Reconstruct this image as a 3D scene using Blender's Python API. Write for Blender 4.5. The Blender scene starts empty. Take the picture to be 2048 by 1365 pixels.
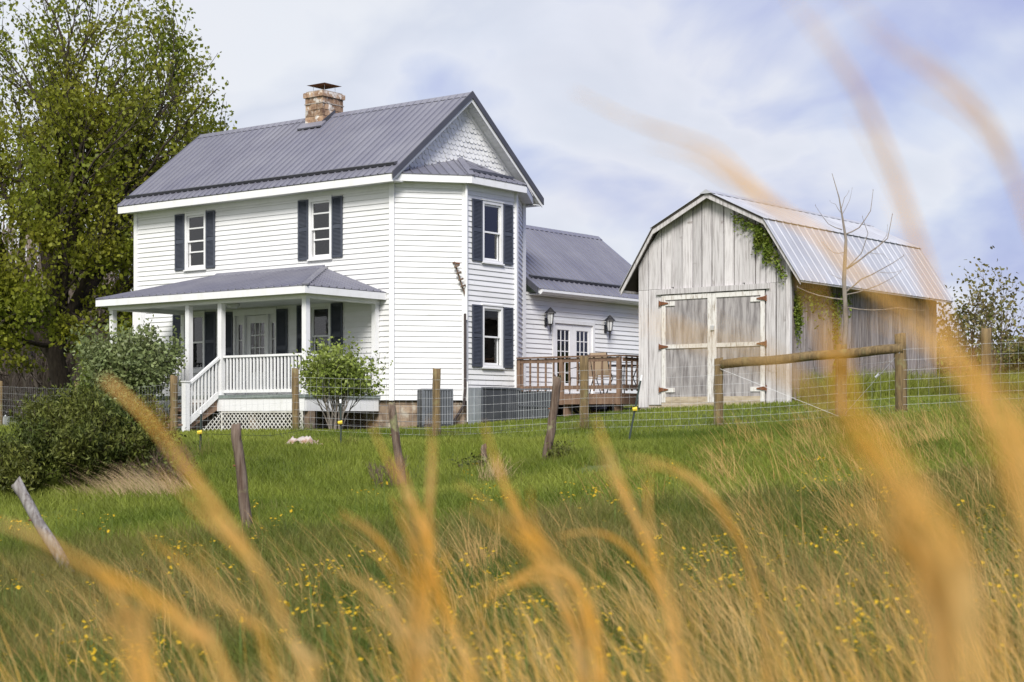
import bpy, math, random
import numpy as np
from mathutils import Vector, Matrix

# ------------------------------------------------------------------ camera, sky, sun, exposure
S = bpy.context.scene
COL = S.collection
R = math.radians
cam_d = bpy.data.cameras.new('camera'); cam = bpy.data.objects.new('camera', cam_d); COL.objects.link(cam)
cam.location = (0, 0, 0); cam.rotation_euler = (R(90), 0, 0)
FPX, CX, HY = 3250.0, 1024.0, 840.0           # focal length, centre and horizon in photo pixels
cam_d.sensor_width = 36; cam_d.lens = FPX / 2048 * 36
cam_d.shift_y = (HY - 682.5) / 2048
cam_d.clip_start = 0.05; cam_d.clip_end = 3000
cam_d.dof.use_dof = True; cam_d.dof.focus_distance = 35; cam_d.dof.aperture_fstop = 3.6
S.camera = cam
SUN_EL, SUN_AZ = 40, 180                        # azimuth clockwise from +Y: behind the camera, to its left
W = bpy.data.worlds.new('World'); S.world = W; W.use_nodes = True
def world():
    nt = W.node_tree; N = nt.nodes; L = nt.links; N.clear()
    out = N.new('ShaderNodeOutputWorld'); bg = N.new('ShaderNodeBackground'); bg.inputs[1].default_value = 0.1
    L.new(bg.outputs[0], out.inputs[0])
    sky = N.new('ShaderNodeTexSky'); sky.sky_type = 'NISHITA'; sky.sun_disc = False
    sky.sun_elevation = R(SUN_EL); sky.sun_rotation = R(SUN_AZ); sky.air_density = 1.2; sky.dust_density = 1.5
    tc = N.new('ShaderNodeTexCoord'); sep = N.new('ShaderNodeSeparateXYZ'); L.new(tc.outputs['Generated'], sep.inputs[0])
    def m(op, a, b=None, c=None):
        n = N.new('ShaderNodeMath'); n.operation = op
        for i, v in enumerate((a, b, c)):
            if v is None: continue
            if isinstance(v, (int, float)): n.inputs[i].default_value = v
            else: L.new(v, n.inputs[i])
        return n.outputs[0]
    zz = m('ADD', m('MAXIMUM', sep.outputs[2], 0.0), 0.22)
    comb = N.new('ShaderNodeCombineXYZ')
    L.new(m('DIVIDE', sep.outputs[0], zz), comb.inputs[0]); L.new(m('DIVIDE', sep.outputs[1], zz), comb.inputs[1])
    def noise(scale, off, detail=6, rough=0.55, dist=0.4, sc=(1, 1, 1)):
        mp = N.new('ShaderNodeMapping'); mp.inputs['Location'].default_value = off; mp.inputs['Scale'].default_value = sc
        L.new(comb.outputs[0], mp.inputs[0])
        n = N.new('ShaderNodeTexNoise'); n.inputs['Scale'].default_value = scale; n.inputs['Detail'].default_value = detail
        n.inputs['Roughness'].default_value = rough; n.inputs['Distortion'].default_value = dist
        L.new(mp.outputs[0], n.inputs['Vector']); return n.outputs[0]
    def ramp(fac, stops):
        r = N.new('ShaderNodeValToRGB'); e = r.color_ramp.elements
        while len(e) > 1: e.remove(e[-1])
        e[0].position, e[0].color = stops[0][0], (*stops[0][1], 1)
        for p, c in stops[1:]:
            x = e.new(p); x.color = (*c, 1)
        L.new(fac, r.inputs[0]); return r.outputs[0]
    def mix(f, a, b):
        n = N.new('ShaderNodeMix'); n.data_type = 'RGBA'
        if isinstance(f, (int, float)): n.inputs[0].default_value = f
        else: L.new(f, n.inputs[0])
        for k, v in ((6, a), (7, b)):
            if isinstance(v, tuple): n.inputs[k].default_value = (*v, 1)
            else: L.new(v, n.inputs[k])
        return n.outputs[2]
    # thick pale cloud on the left of the view, thinning to a slate blue deck on the right
    n1 = noise(0.9, (3.1, 1.7, 0), 4, 0.45, 0.7, (1.3, 0.8, 1))
    n2 = noise(2.6, (7.4, 2.2, 0), 6, 0.5, 0.6, (1.2, 0.75, 1))
    t = m('ADD', m('MULTIPLY', n1, 0.9), m('MULTIPLY', n2, 0.5))
    az = m('MULTIPLY_ADD', m('ARCTAN2', sep.outputs[0], sep.outputs[1]), 1.0, 0.0)
    t = m('SUBTRACT', m('SUBTRACT', t, 0.05), m('MULTIPLY', m('SINE', m('SUBTRACT', az, 0.0)), 0.78))
    t = m('SUBTRACT', t, m('MULTIPLY', m('SUBTRACT', sep.outputs[2], 0.12), 0.30))
    cloud = ramp(t, [(0.24, (1.75, 2.0, 3.7)), (0.36, (2.5, 2.75, 4.3)), (0.44, (3.3, 3.55, 4.6)), (0.52, (4.3, 4.4, 4.9)), (0.60, (3.9, 4.05, 4.6)), (0.68, (4.7, 4.75, 5.0))])
    cov = ramp(noise(1.1, (1.3, 9.2, 0), 4), [(0.30, (0.86, 0.86, 0.86)), (0.6, (0.98, 0.98, 0.98))])
    L.new(mix(cov, sky.outputs[0], cloud), bg.inputs[0])
world()
sun_d = bpy.data.lights.new('sun', 'SUN'); sun = bpy.data.objects.new('sun', sun_d); COL.objects.link(sun)
sun_d.energy = 2.4; sun_d.angle = R(22); sun_d.color = (1.0, 0.965, 0.91)
_sd = Vector((math.sin(R(SUN_AZ)) * math.cos(R(SUN_EL)), math.cos(R(SUN_AZ)) * math.cos(R(SUN_EL)), math.sin(R(SUN_EL))))
sun.rotation_euler = _sd.to_track_quat('Z', 'Y').to_euler(); sun.location = _sd * 60
vs = S.view_settings; vs.view_transform = 'Standard'; vs.look = 'None'; vs.exposure = 0.85; vs.gamma = 1
vs.use_curve_mapping = False
S.render.engine = 'CYCLES'
S.cycles.use_denoising = True
S.cycles.max_bounces = 6; S.cycles.transparent_max_bounces = 6; S.cycles.diffuse_bounces = 2; S.cycles.glossy_bounces = 3
random.seed(7); RNG = np.random.default_rng(7)
rnd = random.uniform

# ------------------------------------------------------------------ materials
def mat(name, c1, c2=None, rough=0.7, scale=4.0, stretch=(1, 1, 1), lo=0.35, hi=0.65, bump=0.0, metal=0.0, rand=0.0,
        detail=5.0, island=0.0, spec=0.3, shift=False, c3=None, s3=1.0, lo3=0.55, hi3=0.65, trans=0.0, world=False):
    M = bpy.data.materials.new(name); M.use_nodes = True
    nt = M.node_tree; N = nt.nodes; L = nt.links
    b = N['Principled BSDF']; b.inputs['Roughness'].default_value = rough; b.inputs['Metallic'].default_value = metal
    b.inputs['Specular IOR Level'].default_value = spec
    def rgbmix(f, a, c, blend='MIX'):
        n = N.new('ShaderNodeMix'); n.data_type = 'RGBA'; n.blend_type = blend
        if isinstance(f, (int, float)): n.inputs[0].default_value = f
        else: L.new(f, n.inputs[0])
        for k, v in ((6, a), (7, c)):
            if isinstance(v, tuple): n.inputs[k].default_value = (*v, 1)
            else: L.new(v, n.inputs[k])
        return n.outputs[2]
    col = None; nz = None
    if c2 is not None:
        if world:
            g = N.new('ShaderNodeNewGeometry'); vec = g.outputs['Position']
        else:
            tc = N.new('ShaderNodeTexCoord'); vec = tc.outputs['Object']
        if shift:
            oi = N.new('ShaderNodeObjectInfo'); va = N.new('ShaderNodeVectorMath'); va.operation = 'MULTIPLY_ADD'
            cb = N.new('ShaderNodeCombineXYZ')
            for k in range(3): L.new(oi.outputs['Random'], cb.inputs[k])
            L.new(cb.outputs[0], va.inputs[0]); va.inputs[1].default_value = (37, 53, 71); L.new(vec, va.inputs[2]); vec = va.outputs[0]
        def nzz(sc, st, det):
            mp = N.new('ShaderNodeMapping'); mp.inputs['Scale'].default_value = st; L.new(vec, mp.inputs[0])
            n = N.new('ShaderNodeTexNoise'); n.inputs['Scale'].default_value = sc; n.inputs['Detail'].default_value = det
            n.inputs['Roughness'].default_value = 0.6; L.new(mp.outputs[0], n.inputs['Vector']); return n.outputs[0]
        def mrange(f, a, c):
            n = N.new('ShaderNodeMapRange'); n.inputs[1].default_value = a; n.inputs[2].default_value = c
            L.new(f, n.inputs[0]); return n.outputs[0]
        nz = nzz(scale, stretch, detail)
        col = rgbmix(mrange(nz, lo, hi), c1, c2)
        if c3 is not None:
            col = rgbmix(mrange(nzz(s3, (1, 1, 1), 4.0), lo3, hi3), col, c3)
    def vary(src, amount, col):
        mr = N.new('ShaderNodeMapRange'); mr.inputs[3].default_value = 1 - amount; mr.inputs[4].default_value = 1 + amount
        L.new(src, mr.inputs[0]); cb = N.new('ShaderNodeCombineColor')
        for k in range(3): L.new(mr.outputs[0], cb.inputs[k])
        return rgbmix(1.0, col if col is not None else c1, cb.outputs[0], 'MULTIPLY')
    if rand:
        oi = N.new('ShaderNodeObjectInfo'); col = vary(oi.outputs['Random'], rand, col)
    if island:
        g = N.new('ShaderNodeNewGeometry'); col = vary(g.outputs['Random Per Island'], island, col)
    if col is None: b.inputs['Base Color'].default_value = (*c1, 1)
    else: L.new(col, b.inputs['Base Color'])
    if bump and nz is not None:
        bp = N.new('ShaderNodeBump'); bp.inputs['Strength'].default_value = bump; bp.inputs['Distance'].default_value = 0.02
        L.new(nz, bp.inputs['Height']); L.new(bp.outputs[0], b.inputs['Normal'])
    if trans:
        t = N.new('ShaderNodeBsdfTranslucent')
        if col is None: t.inputs[0].default_value = (*c1, 1)
        else: L.new(col, t.inputs[0])
        ms = N.new('ShaderNodeMixShader'); ms.inputs[0].default_value = trans
        L.new(b.outputs[0], ms.inputs[1]); L.new(t.outputs[0], ms.inputs[2])
        L.new(ms.outputs[0], N['Material Output'].inputs[0])
    return M

def glass_mat(name, tint=(0.80, 0.80, 0.79), base=0.035):
    M = bpy.data.materials.new(name); M.use_nodes = True; nt = M.node_tree; N = nt.nodes; L = nt.links
    N.remove(N['Principled BSDF'])
    tr = N.new('ShaderNodeBsdfTransparent'); tr.inputs[0].default_value = (*tint, 1)
    gl = N.new('ShaderNodeBsdfGlossy'); gl.inputs['Roughness'].default_value = 0.03; gl.inputs['Color'].default_value = (0.9, 0.9, 0.9, 1)
    fr = N.new('ShaderNodeFresnel'); fr.inputs[0].default_value = 1.6
    ad = N.new('ShaderNodeMath'); ad.operation = 'ADD'; ad.inputs[1].default_value = base; L.new(fr.outputs[0], ad.inputs[0])
    nz = N.new('ShaderNodeTexNoise'); nz.inputs['Scale'].default_value = 3.0
    bp = N.new('ShaderNodeBump'); bp.inputs['Strength'].default_value = 0.06; bp.inputs['Distance'].default_value = 0.02
    L.new(nz.outputs[0], bp.inputs['Height']); L.new(bp.outputs[0], gl.inputs['Normal'])
    ms = N.new('ShaderNodeMixShader'); L.new(ad.outputs[0], ms.inputs[0]); L.new(tr.outputs[0], ms.inputs[1]); L.new(gl.outputs[0], ms.inputs[2])
    L.new(ms.outputs[0], N['Material Output'].inputs[0]); return M

K = {}
K['white'] = mat('white_siding', (0.80, 0.80, 0.80), (0.68, 0.68, 0.66), 0.55, 1.3, (0.6, 0.6, 2.5), 0.42, 0.85, rand=0.02, detail=8, c3=(0.56, 0.57, 0.54), s3=2.6, lo3=0.66, hi3=0.9)
K['trim'] = mat('white_trim', (0.80, 0.80, 0.80), (0.70, 0.70, 0.67), 0.5, 5, (1, 1, 0.5), 0.5, 0.85)
K['soffit'] = mat('white_soffit', (0.72, 0.73, 0.72), (0.60, 0.61, 0.59), 0.6, 3)
K['shingle'] = mat('white_shingle', (0.78, 0.78, 0.77), (0.62, 0.62, 0.60), 0.7, 9, rand=0.07, lo=0.45, hi=0.8)
K['metal'] = mat('charcoal_metal_roof', (0.16, 0.16, 0.20), (0.20, 0.20, 0.235), 0.38, 0.9, rand=0.05, spec=0.5, detail=3)
K['metaltrim'] = mat('charcoal_trim', (0.062, 0.064, 0.075), (0.08, 0.08, 0.092), 0.4, 2, spec=0.5)
K['shutter'] = mat('shutter_blue_black', (0.055, 0.063, 0.085), (0.075, 0.083, 0.105), 0.5, 5)
K['glass'] = glass_mat('window_glass')
K['glassdark'] = glass_mat('door_glass', (0.45, 0.45, 0.40), 0.06)
K['curtain'] = mat('lace_curtain', (0.80, 0.78, 0.76), (0.62, 0.60, 0.58), 0.9, 6, (6, 6, 0.4))
K['blind'] = mat('blind_slat', (0.78, 0.70, 0.62), None, 0.6)
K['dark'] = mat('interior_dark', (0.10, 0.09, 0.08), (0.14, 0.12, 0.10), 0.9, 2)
K['block'] = mat('foundation_block', (0.36, 0.27, 0.19), (0.22, 0.16, 0.12), 0.9, 7, rand=0.22, bump=0.5, c3=(0.42, 0.37, 0.30), s3=3)
K['brick'] = mat('chimney_brick', (0.42, 0.29, 0.19), (0.20, 0.12, 0.08), 0.9, 9, rand=0.28, bump=0.6, c3=(0.66, 0.62, 0.57), s3=3.2, lo3=0.53, hi3=0.61)
K['mortar'] = mat('mortar', (0.42, 0.38, 0.33), (0.26, 0.22, 0.19), 0.95, 14, bump=0.5)
K['porchfloor'] = mat('porch_floor_grey_green', (0.22, 0.26, 0.24), (0.16, 0.19, 0.18), 0.6, 8)
K['lattice'] = mat('lattice_white', (0.72, 0.71, 0.67), (0.55, 0.53, 0.47), 0.7, 6)
K['stepwood'] = mat('step_wood', (0.30, 0.20, 0.14), (0.20, 0.13, 0.09), 0.85, 6)
K['deck'] = mat('deck_wood', (0.27, 0.175, 0.12), (0.16, 0.10, 0.07), 0.8, 3, (5, 5, 1), rand=0.12, shift=True)
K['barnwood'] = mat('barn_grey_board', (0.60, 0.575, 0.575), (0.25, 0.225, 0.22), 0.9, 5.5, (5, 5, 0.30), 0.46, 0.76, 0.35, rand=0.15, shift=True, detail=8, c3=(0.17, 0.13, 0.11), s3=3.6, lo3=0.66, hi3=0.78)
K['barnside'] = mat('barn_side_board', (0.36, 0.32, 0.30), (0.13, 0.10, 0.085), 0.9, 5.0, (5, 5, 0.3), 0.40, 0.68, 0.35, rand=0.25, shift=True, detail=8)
K['barnply'] = mat('barn_door_panel', (0.40, 0.375, 0.37), (0.17, 0.155, 0.155), 0.9, 3.2, (4.5, 4.5, 0.55), 0.40, 0.66, 0.25, shift=True, detail=9, c3=(0.46, 0.37, 0.27), s3=1.4, lo3=0.62, hi3=0.75)
K['barnpaint'] = mat('barn_worn_white_paint', (0.72, 0.70, 0.67), (0.36, 0.31, 0.26), 0.8, 6, (4, 4, 0.7), 0.50, 0.68, 0.2, shift=True, detail=8)
K['barnbase'] = mat('barn_sill_board', (0.52, 0.44, 0.33), (0.36, 0.29, 0.21), 0.9, 5, (1, 1, 3), shift=True)
K['barnin'] = mat('barn_inner', (0.05, 0.042, 0.036), (0.08, 0.065, 0.055), 0.95, 3)
K['galv'] = mat('barn_roof_galvanised', (0.52, 0.53, 0.555), (0.43, 0.435, 0.46), 0.5, 1.6, (1, 1, 0.6), metal=0.1, rand=0.05, spec=0.5, c3=(0.36, 0.30, 0.25), s3=2.2, lo3=0.70, hi3=0.85)
K['rust'] = mat('rusty_iron', (0.24, 0.095, 0.04), (0.11, 0.05, 0.03), 0.85, 30)
K['iron'] = mat('black_iron', (0.025, 0.025, 0.028), None, 0.5, spec=0.4)
K['steel'] = mat('galvanised_wire', (0.50, 0.51, 0.52), None, 0.5, metal=0.2, spec=0.4)
K['acgrey'] = mat('unit_grey', (0.105, 0.115, 0.13), (0.15, 0.16, 0.175), 0.5, 3, spec=0.4)
K['acdark'] = mat('unit_dark', (0.05, 0.055, 0.06), None, 0.6)
K['sheet'] = mat('galvanised_sheet', (0.42, 0.45, 0.47), (0.32, 0.35, 0.37), 0.45, 4, metal=0.3, spec=0.5)
K['darksheet'] = mat('dark_skirt_sheet', (0.055, 0.06, 0.07), (0.08, 0.085, 0.095), 0.55, 3)
K['lampglass'] = mat('lamp_frosted_glass', (0.62, 0.63, 0.62), None, 0.25, spec=0.5)
K['postwood'] = mat('treated_post', (0.235, 0.165, 0.078), (0.10, 0.07, 0.036), 0.85, 6, (5, 5, 0.4), shift=True, bump=0.4, c3=(0.22, 0.21, 0.10), s3=4, lo3=0.55, hi3=0.75, detail=8)
K['oldpost'] = mat('old_grey_post', (0.20, 0.155, 0.12), (0.08, 0.05, 0.035), 0.95, 6, (6, 6, 0.5), shift=True, bump=0.6, detail=8, c3=(0.24, 0.24, 0.12), s3=3.5)
K['palepost'] = mat('pale_weathered_post', (0.31, 0.295, 0.28), (0.13, 0.11, 0.10), 0.95, 7, (6, 6, 0.4), bump=0.5, detail=8)
K['tpost'] = mat('steel_tpost_green', (0.035, 0.05, 0.045), None, 0.6)
K['yellow'] = mat('yellow_insulator', (0.80, 0.58, 0.06), None, 0.5)
K['whiteplastic'] = mat('white_plastic', (0.78, 0.78, 0.78), None, 0.5)
K['tan'] = mat('tan_sling_fabric', (0.56, 0.42, 0.29), None, 0.8)
K['bark'] = mat('bark_grey_brown', (0.075, 0.058, 0.046), (0.032, 0.025, 0.02), 0.95, 6, (3, 3, 0.7), bump=0.8)
K['barklight'] = mat('bark_pale', (0.30, 0.26, 0.22), (0.17, 0.14, 0.115), 0.95, 5, (3, 3, 0.6), bump=0.6)
K['twig'] = mat('twig_brown', (0.17, 0.12, 0.085), (0.10, 0.07, 0.05), 0.9, 8)
K['maple'] = mat('maple_leaf', (0.17, 0.215, 0.02), (0.27, 0.265, 0.028), 0.55, 0.5, island=0.4, world=True, spec=0.35, trans=0.48)
K['lilac'] = mat('lilac_leaf', (0.15, 0.195, 0.07), (0.22, 0.255, 0.10), 0.5, 2.0, island=0.35, world=True, spec=0.4, trans=0.25)
K['yellowshrub'] = mat('bright_shrub_leaf', (0.19, 0.25, 0.045), (0.26, 0.31, 0.065), 0.5, 2.0, island=0.35, world=True, spec=0.4, trans=0.3)
K['darkleaf'] = mat('juniper_leaf', (0.06, 0.085, 0.016), (0.14, 0.15, 0.028), 0.6, 2.2, island=0.5, world=True, trans=0.2)
K['vine'] = mat('vine_leaf', (0.13, 0.20, 0.025), (0.20, 0.24, 0.04), 0.5, 3, island=0.35, world=True, trans=0.3)
K['rustleaf'] = mat('budding_leaf', (0.13, 0.14, 0.03), (0.20, 0.15, 0.06), 0.6, 1.5, island=0.35, world=True, trans=0.3)
K['woodhaze'] = mat('bare_thicket', (0.20, 0.165, 0.135), (0.13, 0.10, 0.08), 0.95, 0.6, island=0.3, world=True)
K['ground'] = mat('soil_and_turf', (0.085, 0.125, 0.022), (0.06, 0.07, 0.022), 0.95, 0.7, bump=0.4, world=True, c3=(0.12, 0.15, 0.03), s3=0.12, lo3=0.4, hi3=0.6)
K['grass'] = mat('green_grass', (0.20, 0.245, 0.032), (0.27, 0.30, 0.05), 0.6, 0.35, island=0.35, world=True, spec=0.3, trans=0.45, c3=(0.115, 0.16, 0.018), s3=0.22, lo3=0.45, hi3=0.62)
K['meadow'] = mat('meadow_grass', (0.095, 0.135, 0.02), (0.15, 0.175, 0.03), 0.6, 0.45, island=0.4, world=True, spec=0.3, trans=0.45, c3=(0.235, 0.205, 0.06), s3=0.5, lo3=0.42, hi3=0.62)
K['straw'] = mat('dry_straw', (0.62, 0.44, 0.18), (0.52, 0.30, 0.09), 0.75, 1.2, island=0.3, world=True, trans=0.35)
K['gold'] = mat('golden_stalk', (0.80, 0.44, 0.065), (0.74, 0.51, 0.21), 0.7, 9.0, island=0.25, world=True, trans=0.4)
K['tuftstraw'] = mat('pale_straw', (0.46, 0.35, 0.20), (0.34, 0.24, 0.13), 0.85, 3, island=0.3, world=True)
K['flower'] = mat('yellow_petal', (0.80, 0.50, 0.015), None, 0.6, island=0.15, trans=0.3)
K['stem'] = mat('flower_stem', (0.10, 0.15, 0.03), None, 0.7)
K['dirt'] = mat('bare_dirt', (0.34, 0.24, 0.15), (0.25, 0.17, 0.10), 0.95, 8, bump=0.5)
K['scrap'] = mat('pale_scrap', (0.52, 0.46, 0.41), (0.33, 0.19, 0.14), 0.8, 9, lo=0.42, hi=0.6)

# ------------------------------------------------------------------ mesh helpers
def link(o, parent=None):
    COL.objects.link(o)
    if parent is not None: o.parent = parent
    return o
def tag(o, label, cat, group=None, kind=None):
    if label: o['label'] = label
    if cat: o['category'] = cat
    if group: o['group'] = group
    if kind: o['kind'] = kind
    return o
def thing(name, label, cat, loc, rz=0.0, group=None):
    o = bpy.data.objects.new(name, None); o.empty_display_size = 0.3; link(o)
    o.location = loc; o.rotation_euler = (0, 0, rz)
    return tag(o, label, cat, group)
class Frame:                                      # a vertical wall plane: s along, n outward, z up
    def __init__(f, p0, p1):
        f.p = Vector((p0[0], p0[1])); d = Vector((p1[0] - p0[0], p1[1] - p0[1])); f.L = d.length; f.d = d / f.L
        f.n = Vector((f.d.y, -f.d.x))
    def pt(f, s, n, z):
        q = f.p + f.d * s + f.n * n; return (q.x, q.y, z)
class MB:
    def __init__(self): self.v = []; self.f = []
    def poly(self, pts, faces):
        k = len(self.v); self.v += [tuple(p) for p in pts]; self.f += [tuple(i + k for i in fc) for fc in faces]; return self
    HEX = [(0, 3, 2, 1), (4, 5, 6, 7), (0, 1, 5, 4), (1, 2, 6, 5), (2, 3, 7, 6), (3, 0, 4, 7)]
    def box(self, x0, x1, y0, y1, z0, z1):
        return self.poly([(x0, y0, z0), (x1, y0, z0), (x1, y1, z0), (x0, y1, z0), (x0, y0, z1), (x1, y0, z1), (x1, y1, z1), (x0, y1, z1)], self.HEX)
    def fbox(self, F, s0, s1, n0, n1, z0, z1):    # n1 outer
        P = F.pt
        return self.poly([P(s0, n1, z0), P(s1, n1, z0), P(s1, n0, z0), P(s0, n0, z0), P(s0, n1, z1), P(s1, n1, z1), P(s1, n0, z1), P(s0, n0, z1)], self.HEX)
    def prism(self, pts, off):                    # convex polygon swept by the vector off
        n = len(pts); a = [Vector(p) for p in pts]; o = Vector(off)
        return self.poly([*a, *[p + o for p in a]], [tuple(range(n))[::-1], tuple(range(n, 2 * n)), *[(i, (i + 1) % n, n + (i + 1) % n, n + i) for i in range(n)]])
    def bar(self, a, b, w, h, up=(0, 0, 1)):      # square bar from a to b
        a = Vector(a); b = Vector(b); d = (b - a).normalized(); s = d.cross(Vector(up))
        if s.length < 1e-4: s = d.cross(Vector((1, 0, 0)))
        s.normalize(); t = s.cross(d).normalized(); s *= w / 2; t *= h / 2
        return self.poly([a - s - t, a + s - t, a + s + t, a - s + t, b - s - t, b + s - t, b + s + t, b - s + t],
                         [(0, 1, 2, 3), (7, 6, 5, 4), (0, 4, 5, 1), (1, 5, 6, 2), (2, 6, 7, 3), (3, 7, 4, 0)])
    def tube(self, pts, radii, sides=6, cap=True):
        P = [Vector(p) for p in pts]; k = len(self.v); n = len(P)
        if isinstance(radii, (int, float)): radii = [radii] * n
        ref = Vector((0.31, 0.87, 0.38))
        for i, p in enumerate(P):
            d = (P[min(i + 1, n - 1)] - P[max(i - 1, 0)])
            d = d.normalized() if d.length > 1e-7 else Vector((0, 0, 1))
            s = d.cross(ref)
            if s.length < 0.05: s = d.cross(Vector((1, 0, 0)))
            s.normalize(); t = d.cross(s)
            for j in range(sides):
                an = 2 * math.pi * j / sides
                self.v.append(tuple(p + (s * math.cos(an) + t * math.sin(an)) * radii[i]))
        for i in range(n - 1):
            for j in range(sides):
                a = k + i * sides + j; b = k + i * sides + (j + 1) % sides
                self.f.append((a, b, b + sides, a + sides))
        if cap:
            self.f.append(tuple(k + j for j in range(sides))[::-1]); self.f.append(tuple(k + (n - 1) * sides + j for j in range(sides)))
        return self
    def mesh(self, name, m, smooth=False):
        me = bpy.data.meshes.new(name); me.from_pydata(self.v, [], self.f); me.materials.append(m)
        if smooth: me.polygons.foreach_set('use_smooth', [True] * len(me.polygons))
        me.update(); return me
    def build(self, name, m, parent=None, smooth=False, z=0.0):
        o = bpy.data.objects.new(name, self.mesh(name, m, smooth)); o.location.z = z
        return link(o, parent)
def fast_mesh(name, V, F, m):                     # big meshes from arrays, F of one polygon size
    me = bpy.data.meshes.new(name); V = np.asarray(V, np.float32); F = np.asarray(F, np.int32); n, k = F.shape
    me.vertices.add(len(V)); me.vertices.foreach_set('co', V.ravel())
    me.loops.add(n * k); me.loops.foreach_set('vertex_index', F.ravel())
    me.polygons.add(n); me.polygons.foreach_set('loop_start', np.arange(0, n * k, k, dtype=np.int32))
    me.polygons.foreach_set('loop_total', np.full(n, k, np.int32)); me.materials.append(m); me.update(calc_edges=True); me.validate(); return me
def clip(poly, f):                                # Sutherland-Hodgman: keep f(p) >= 0 of a convex polygon
    out = []
    for i, p in enumerate(poly):
        q = poly[(i + 1) % len(poly)]; a, b = f(p), f(q)
        if a >= 0: out.append(p)
        if (a >= 0) != (b >= 0):
            t = a / (a - b); out.append(tuple(p[k] + (q[k] - p[k]) * t for k in range(len(p))))
    return out
def at(px, py, d):                                # the place at depth d seen at a photo pixel
    return Vector(((px - CX) / FPX * d, d, (HY - py) / FPX * d))

# ------------------------------------------------------------------ terrain
CP = [(-2.8, 38, -.17), (-2.2, 37, -.26), (-4.5, 36.5, -.36), (-6, 38.5, -.38), (-7, 37, -.40), (-10, 42, -.25), (-14, 44, -.2), (-13, 50, -.1), (-24, 48, -.1), (-30, 70, 0), (0, 60, .3), (-2, 75, .3),
      (5.77, 33.7, .34), (2.78, 36.1, .2), (1.6, 38.8, .03), (0.4, 38.6, -.06), (2.6, 37.6, .05), (-1, 38.2, -.12), (10.3, 39.4, .5), (7.3, 41.8, .45), (3, 48, .4), (12, 45, .55), (18, 50, .4),
      (-7.3, 35, -.33), (-4.4, 33, -.22), (-1.44, 31, -.36), (1.33, 30, -.18), (3.7, 29, -.13), (6.6, 27.5, .1), (8.5, 28, .25), (5.6, 28.3, 0.0),
      (-2.6, 16, -1.1), (-1.35, 21.5, -.95), (.45, 22, -.58), (-3.8, 14, -1.42), (-2.7, 26, -.45), (-4.6, 24, -.58), (1.8, 25, -.42), (5.5, 22, -.25),
      (0, 9, -1.42), (-3, 9, -1.55), (3, 9, -1.15), (4.6, 15, -.62), (0, 15, -1.08), (7, 14, -.45), (0, 1, -1.4), (-5, 1, -1.7), (5, 1, -1.0), (0, -8, -1.6), (-10, -6, -2), (10, -6, -1.1),
      (-8, 16, -1.5), (-10, 24, -.95), (-14, 33, -.6), (-12, 10, -1.8), (14, 20, 0), (14, 30, .4), (20, 36, .45), (12, 8, -.7), (25, 20, .1), (-25, 20, -1.6), (-30, 35, -.7),
      (-45, 0, -2), (45, 0, -.5), (45, 45, .2), (-45, 45, -.4), (40, 90, -.5), (-40, 90, .2), (0, 95, .2), (0, -30, -2)]
CPA = np.array(CP, float)
def _tps():
    P = CPA[:, :2] / 20; n = len(P)
    r2 = ((P[:, None] - P[None]) ** 2).sum(-1); Kk = np.where(r2 > 0, 0.5 * r2 * np.log(r2 + 1e-12), 0) + np.eye(n) * 0.004
    A = np.zeros((n + 3, n + 3)); A[:n, :n] = Kk; A[:n, n] = 1; A[:n, n + 1:] = P; A[n, :n] = 1; A[n + 1:, :n] = P.T
    return np.linalg.solve(A, np.concatenate([CPA[:, 2], np.zeros(3)]))
_w = _tps()
def hz(x, y):
    x = np.asarray(x, float); y = np.asarray(y, float); sh = x.shape; x = x.ravel(); y = y.ravel()
    xc = np.clip(x, -45, 45); yc = np.clip(y, -28, 92); out = np.empty(len(x)); P = CPA[:, :2] / 20; n = len(P)
    for i in range(0, len(x), 60000):
        q = np.stack([xc[i:i + 60000], yc[i:i + 60000]], -1) / 20
        r2 = ((q[:, None] - P[None]) ** 2).sum(-1)
        out[i:i + 60000] = (0.5 * r2 * np.log(r2 + 1e-12)) @ _w[:n] + _w[n] + q @ _w[n + 1:]
    return out.reshape(sh)
def gz(x, y): return float(hz(np.array([x]), np.array([y]))[0])
def terrain():
    def axis(lo, hi, step, far):
        a = list(np.arange(lo, hi + 1e-6, step)); d = step
        while a[-1] < far: d *= 1.35; a.append(a[-1] + d)
        d = step; b = [lo]
        while b[-1] > -far: d *= 1.35; b.append(b[-1] - d)
        return np.array(b[:0:-1] + a)
    xs = axis(-16, 16, 0.4, 1500); ys = axis(-2, 46, 0.4, 1500)
    X, Y = np.meshgrid(xs, ys); Z = hz(X, Y)
    Z += 0.035 * np.sin(X * 1.7 + 0.6 * Y) * np.sin(Y * 1.3 - 0.4 * X) * np.exp(-((Y - 14) / 14) ** 2)
    V = np.stack([X, Y, Z], -1).reshape(-1, 3); nx = len(xs); i = np.arange(len(ys) - 1)[:, None] * nx + np.arange(nx - 1)[None]
    F = np.stack([i, i + 1, i + nx + 1, i + nx], -1).reshape(-1, 4)
    me = fast_mesh('ground', V, F, K['ground']); me.polygons.foreach_set('use_smooth', [True] * len(me.polygons))
    o = bpy.data.objects.new('ground', me); link(o); tag(o, 'grassy ground sloping up to the house and barn', 'ground', kind='structure')
terrain()

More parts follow.
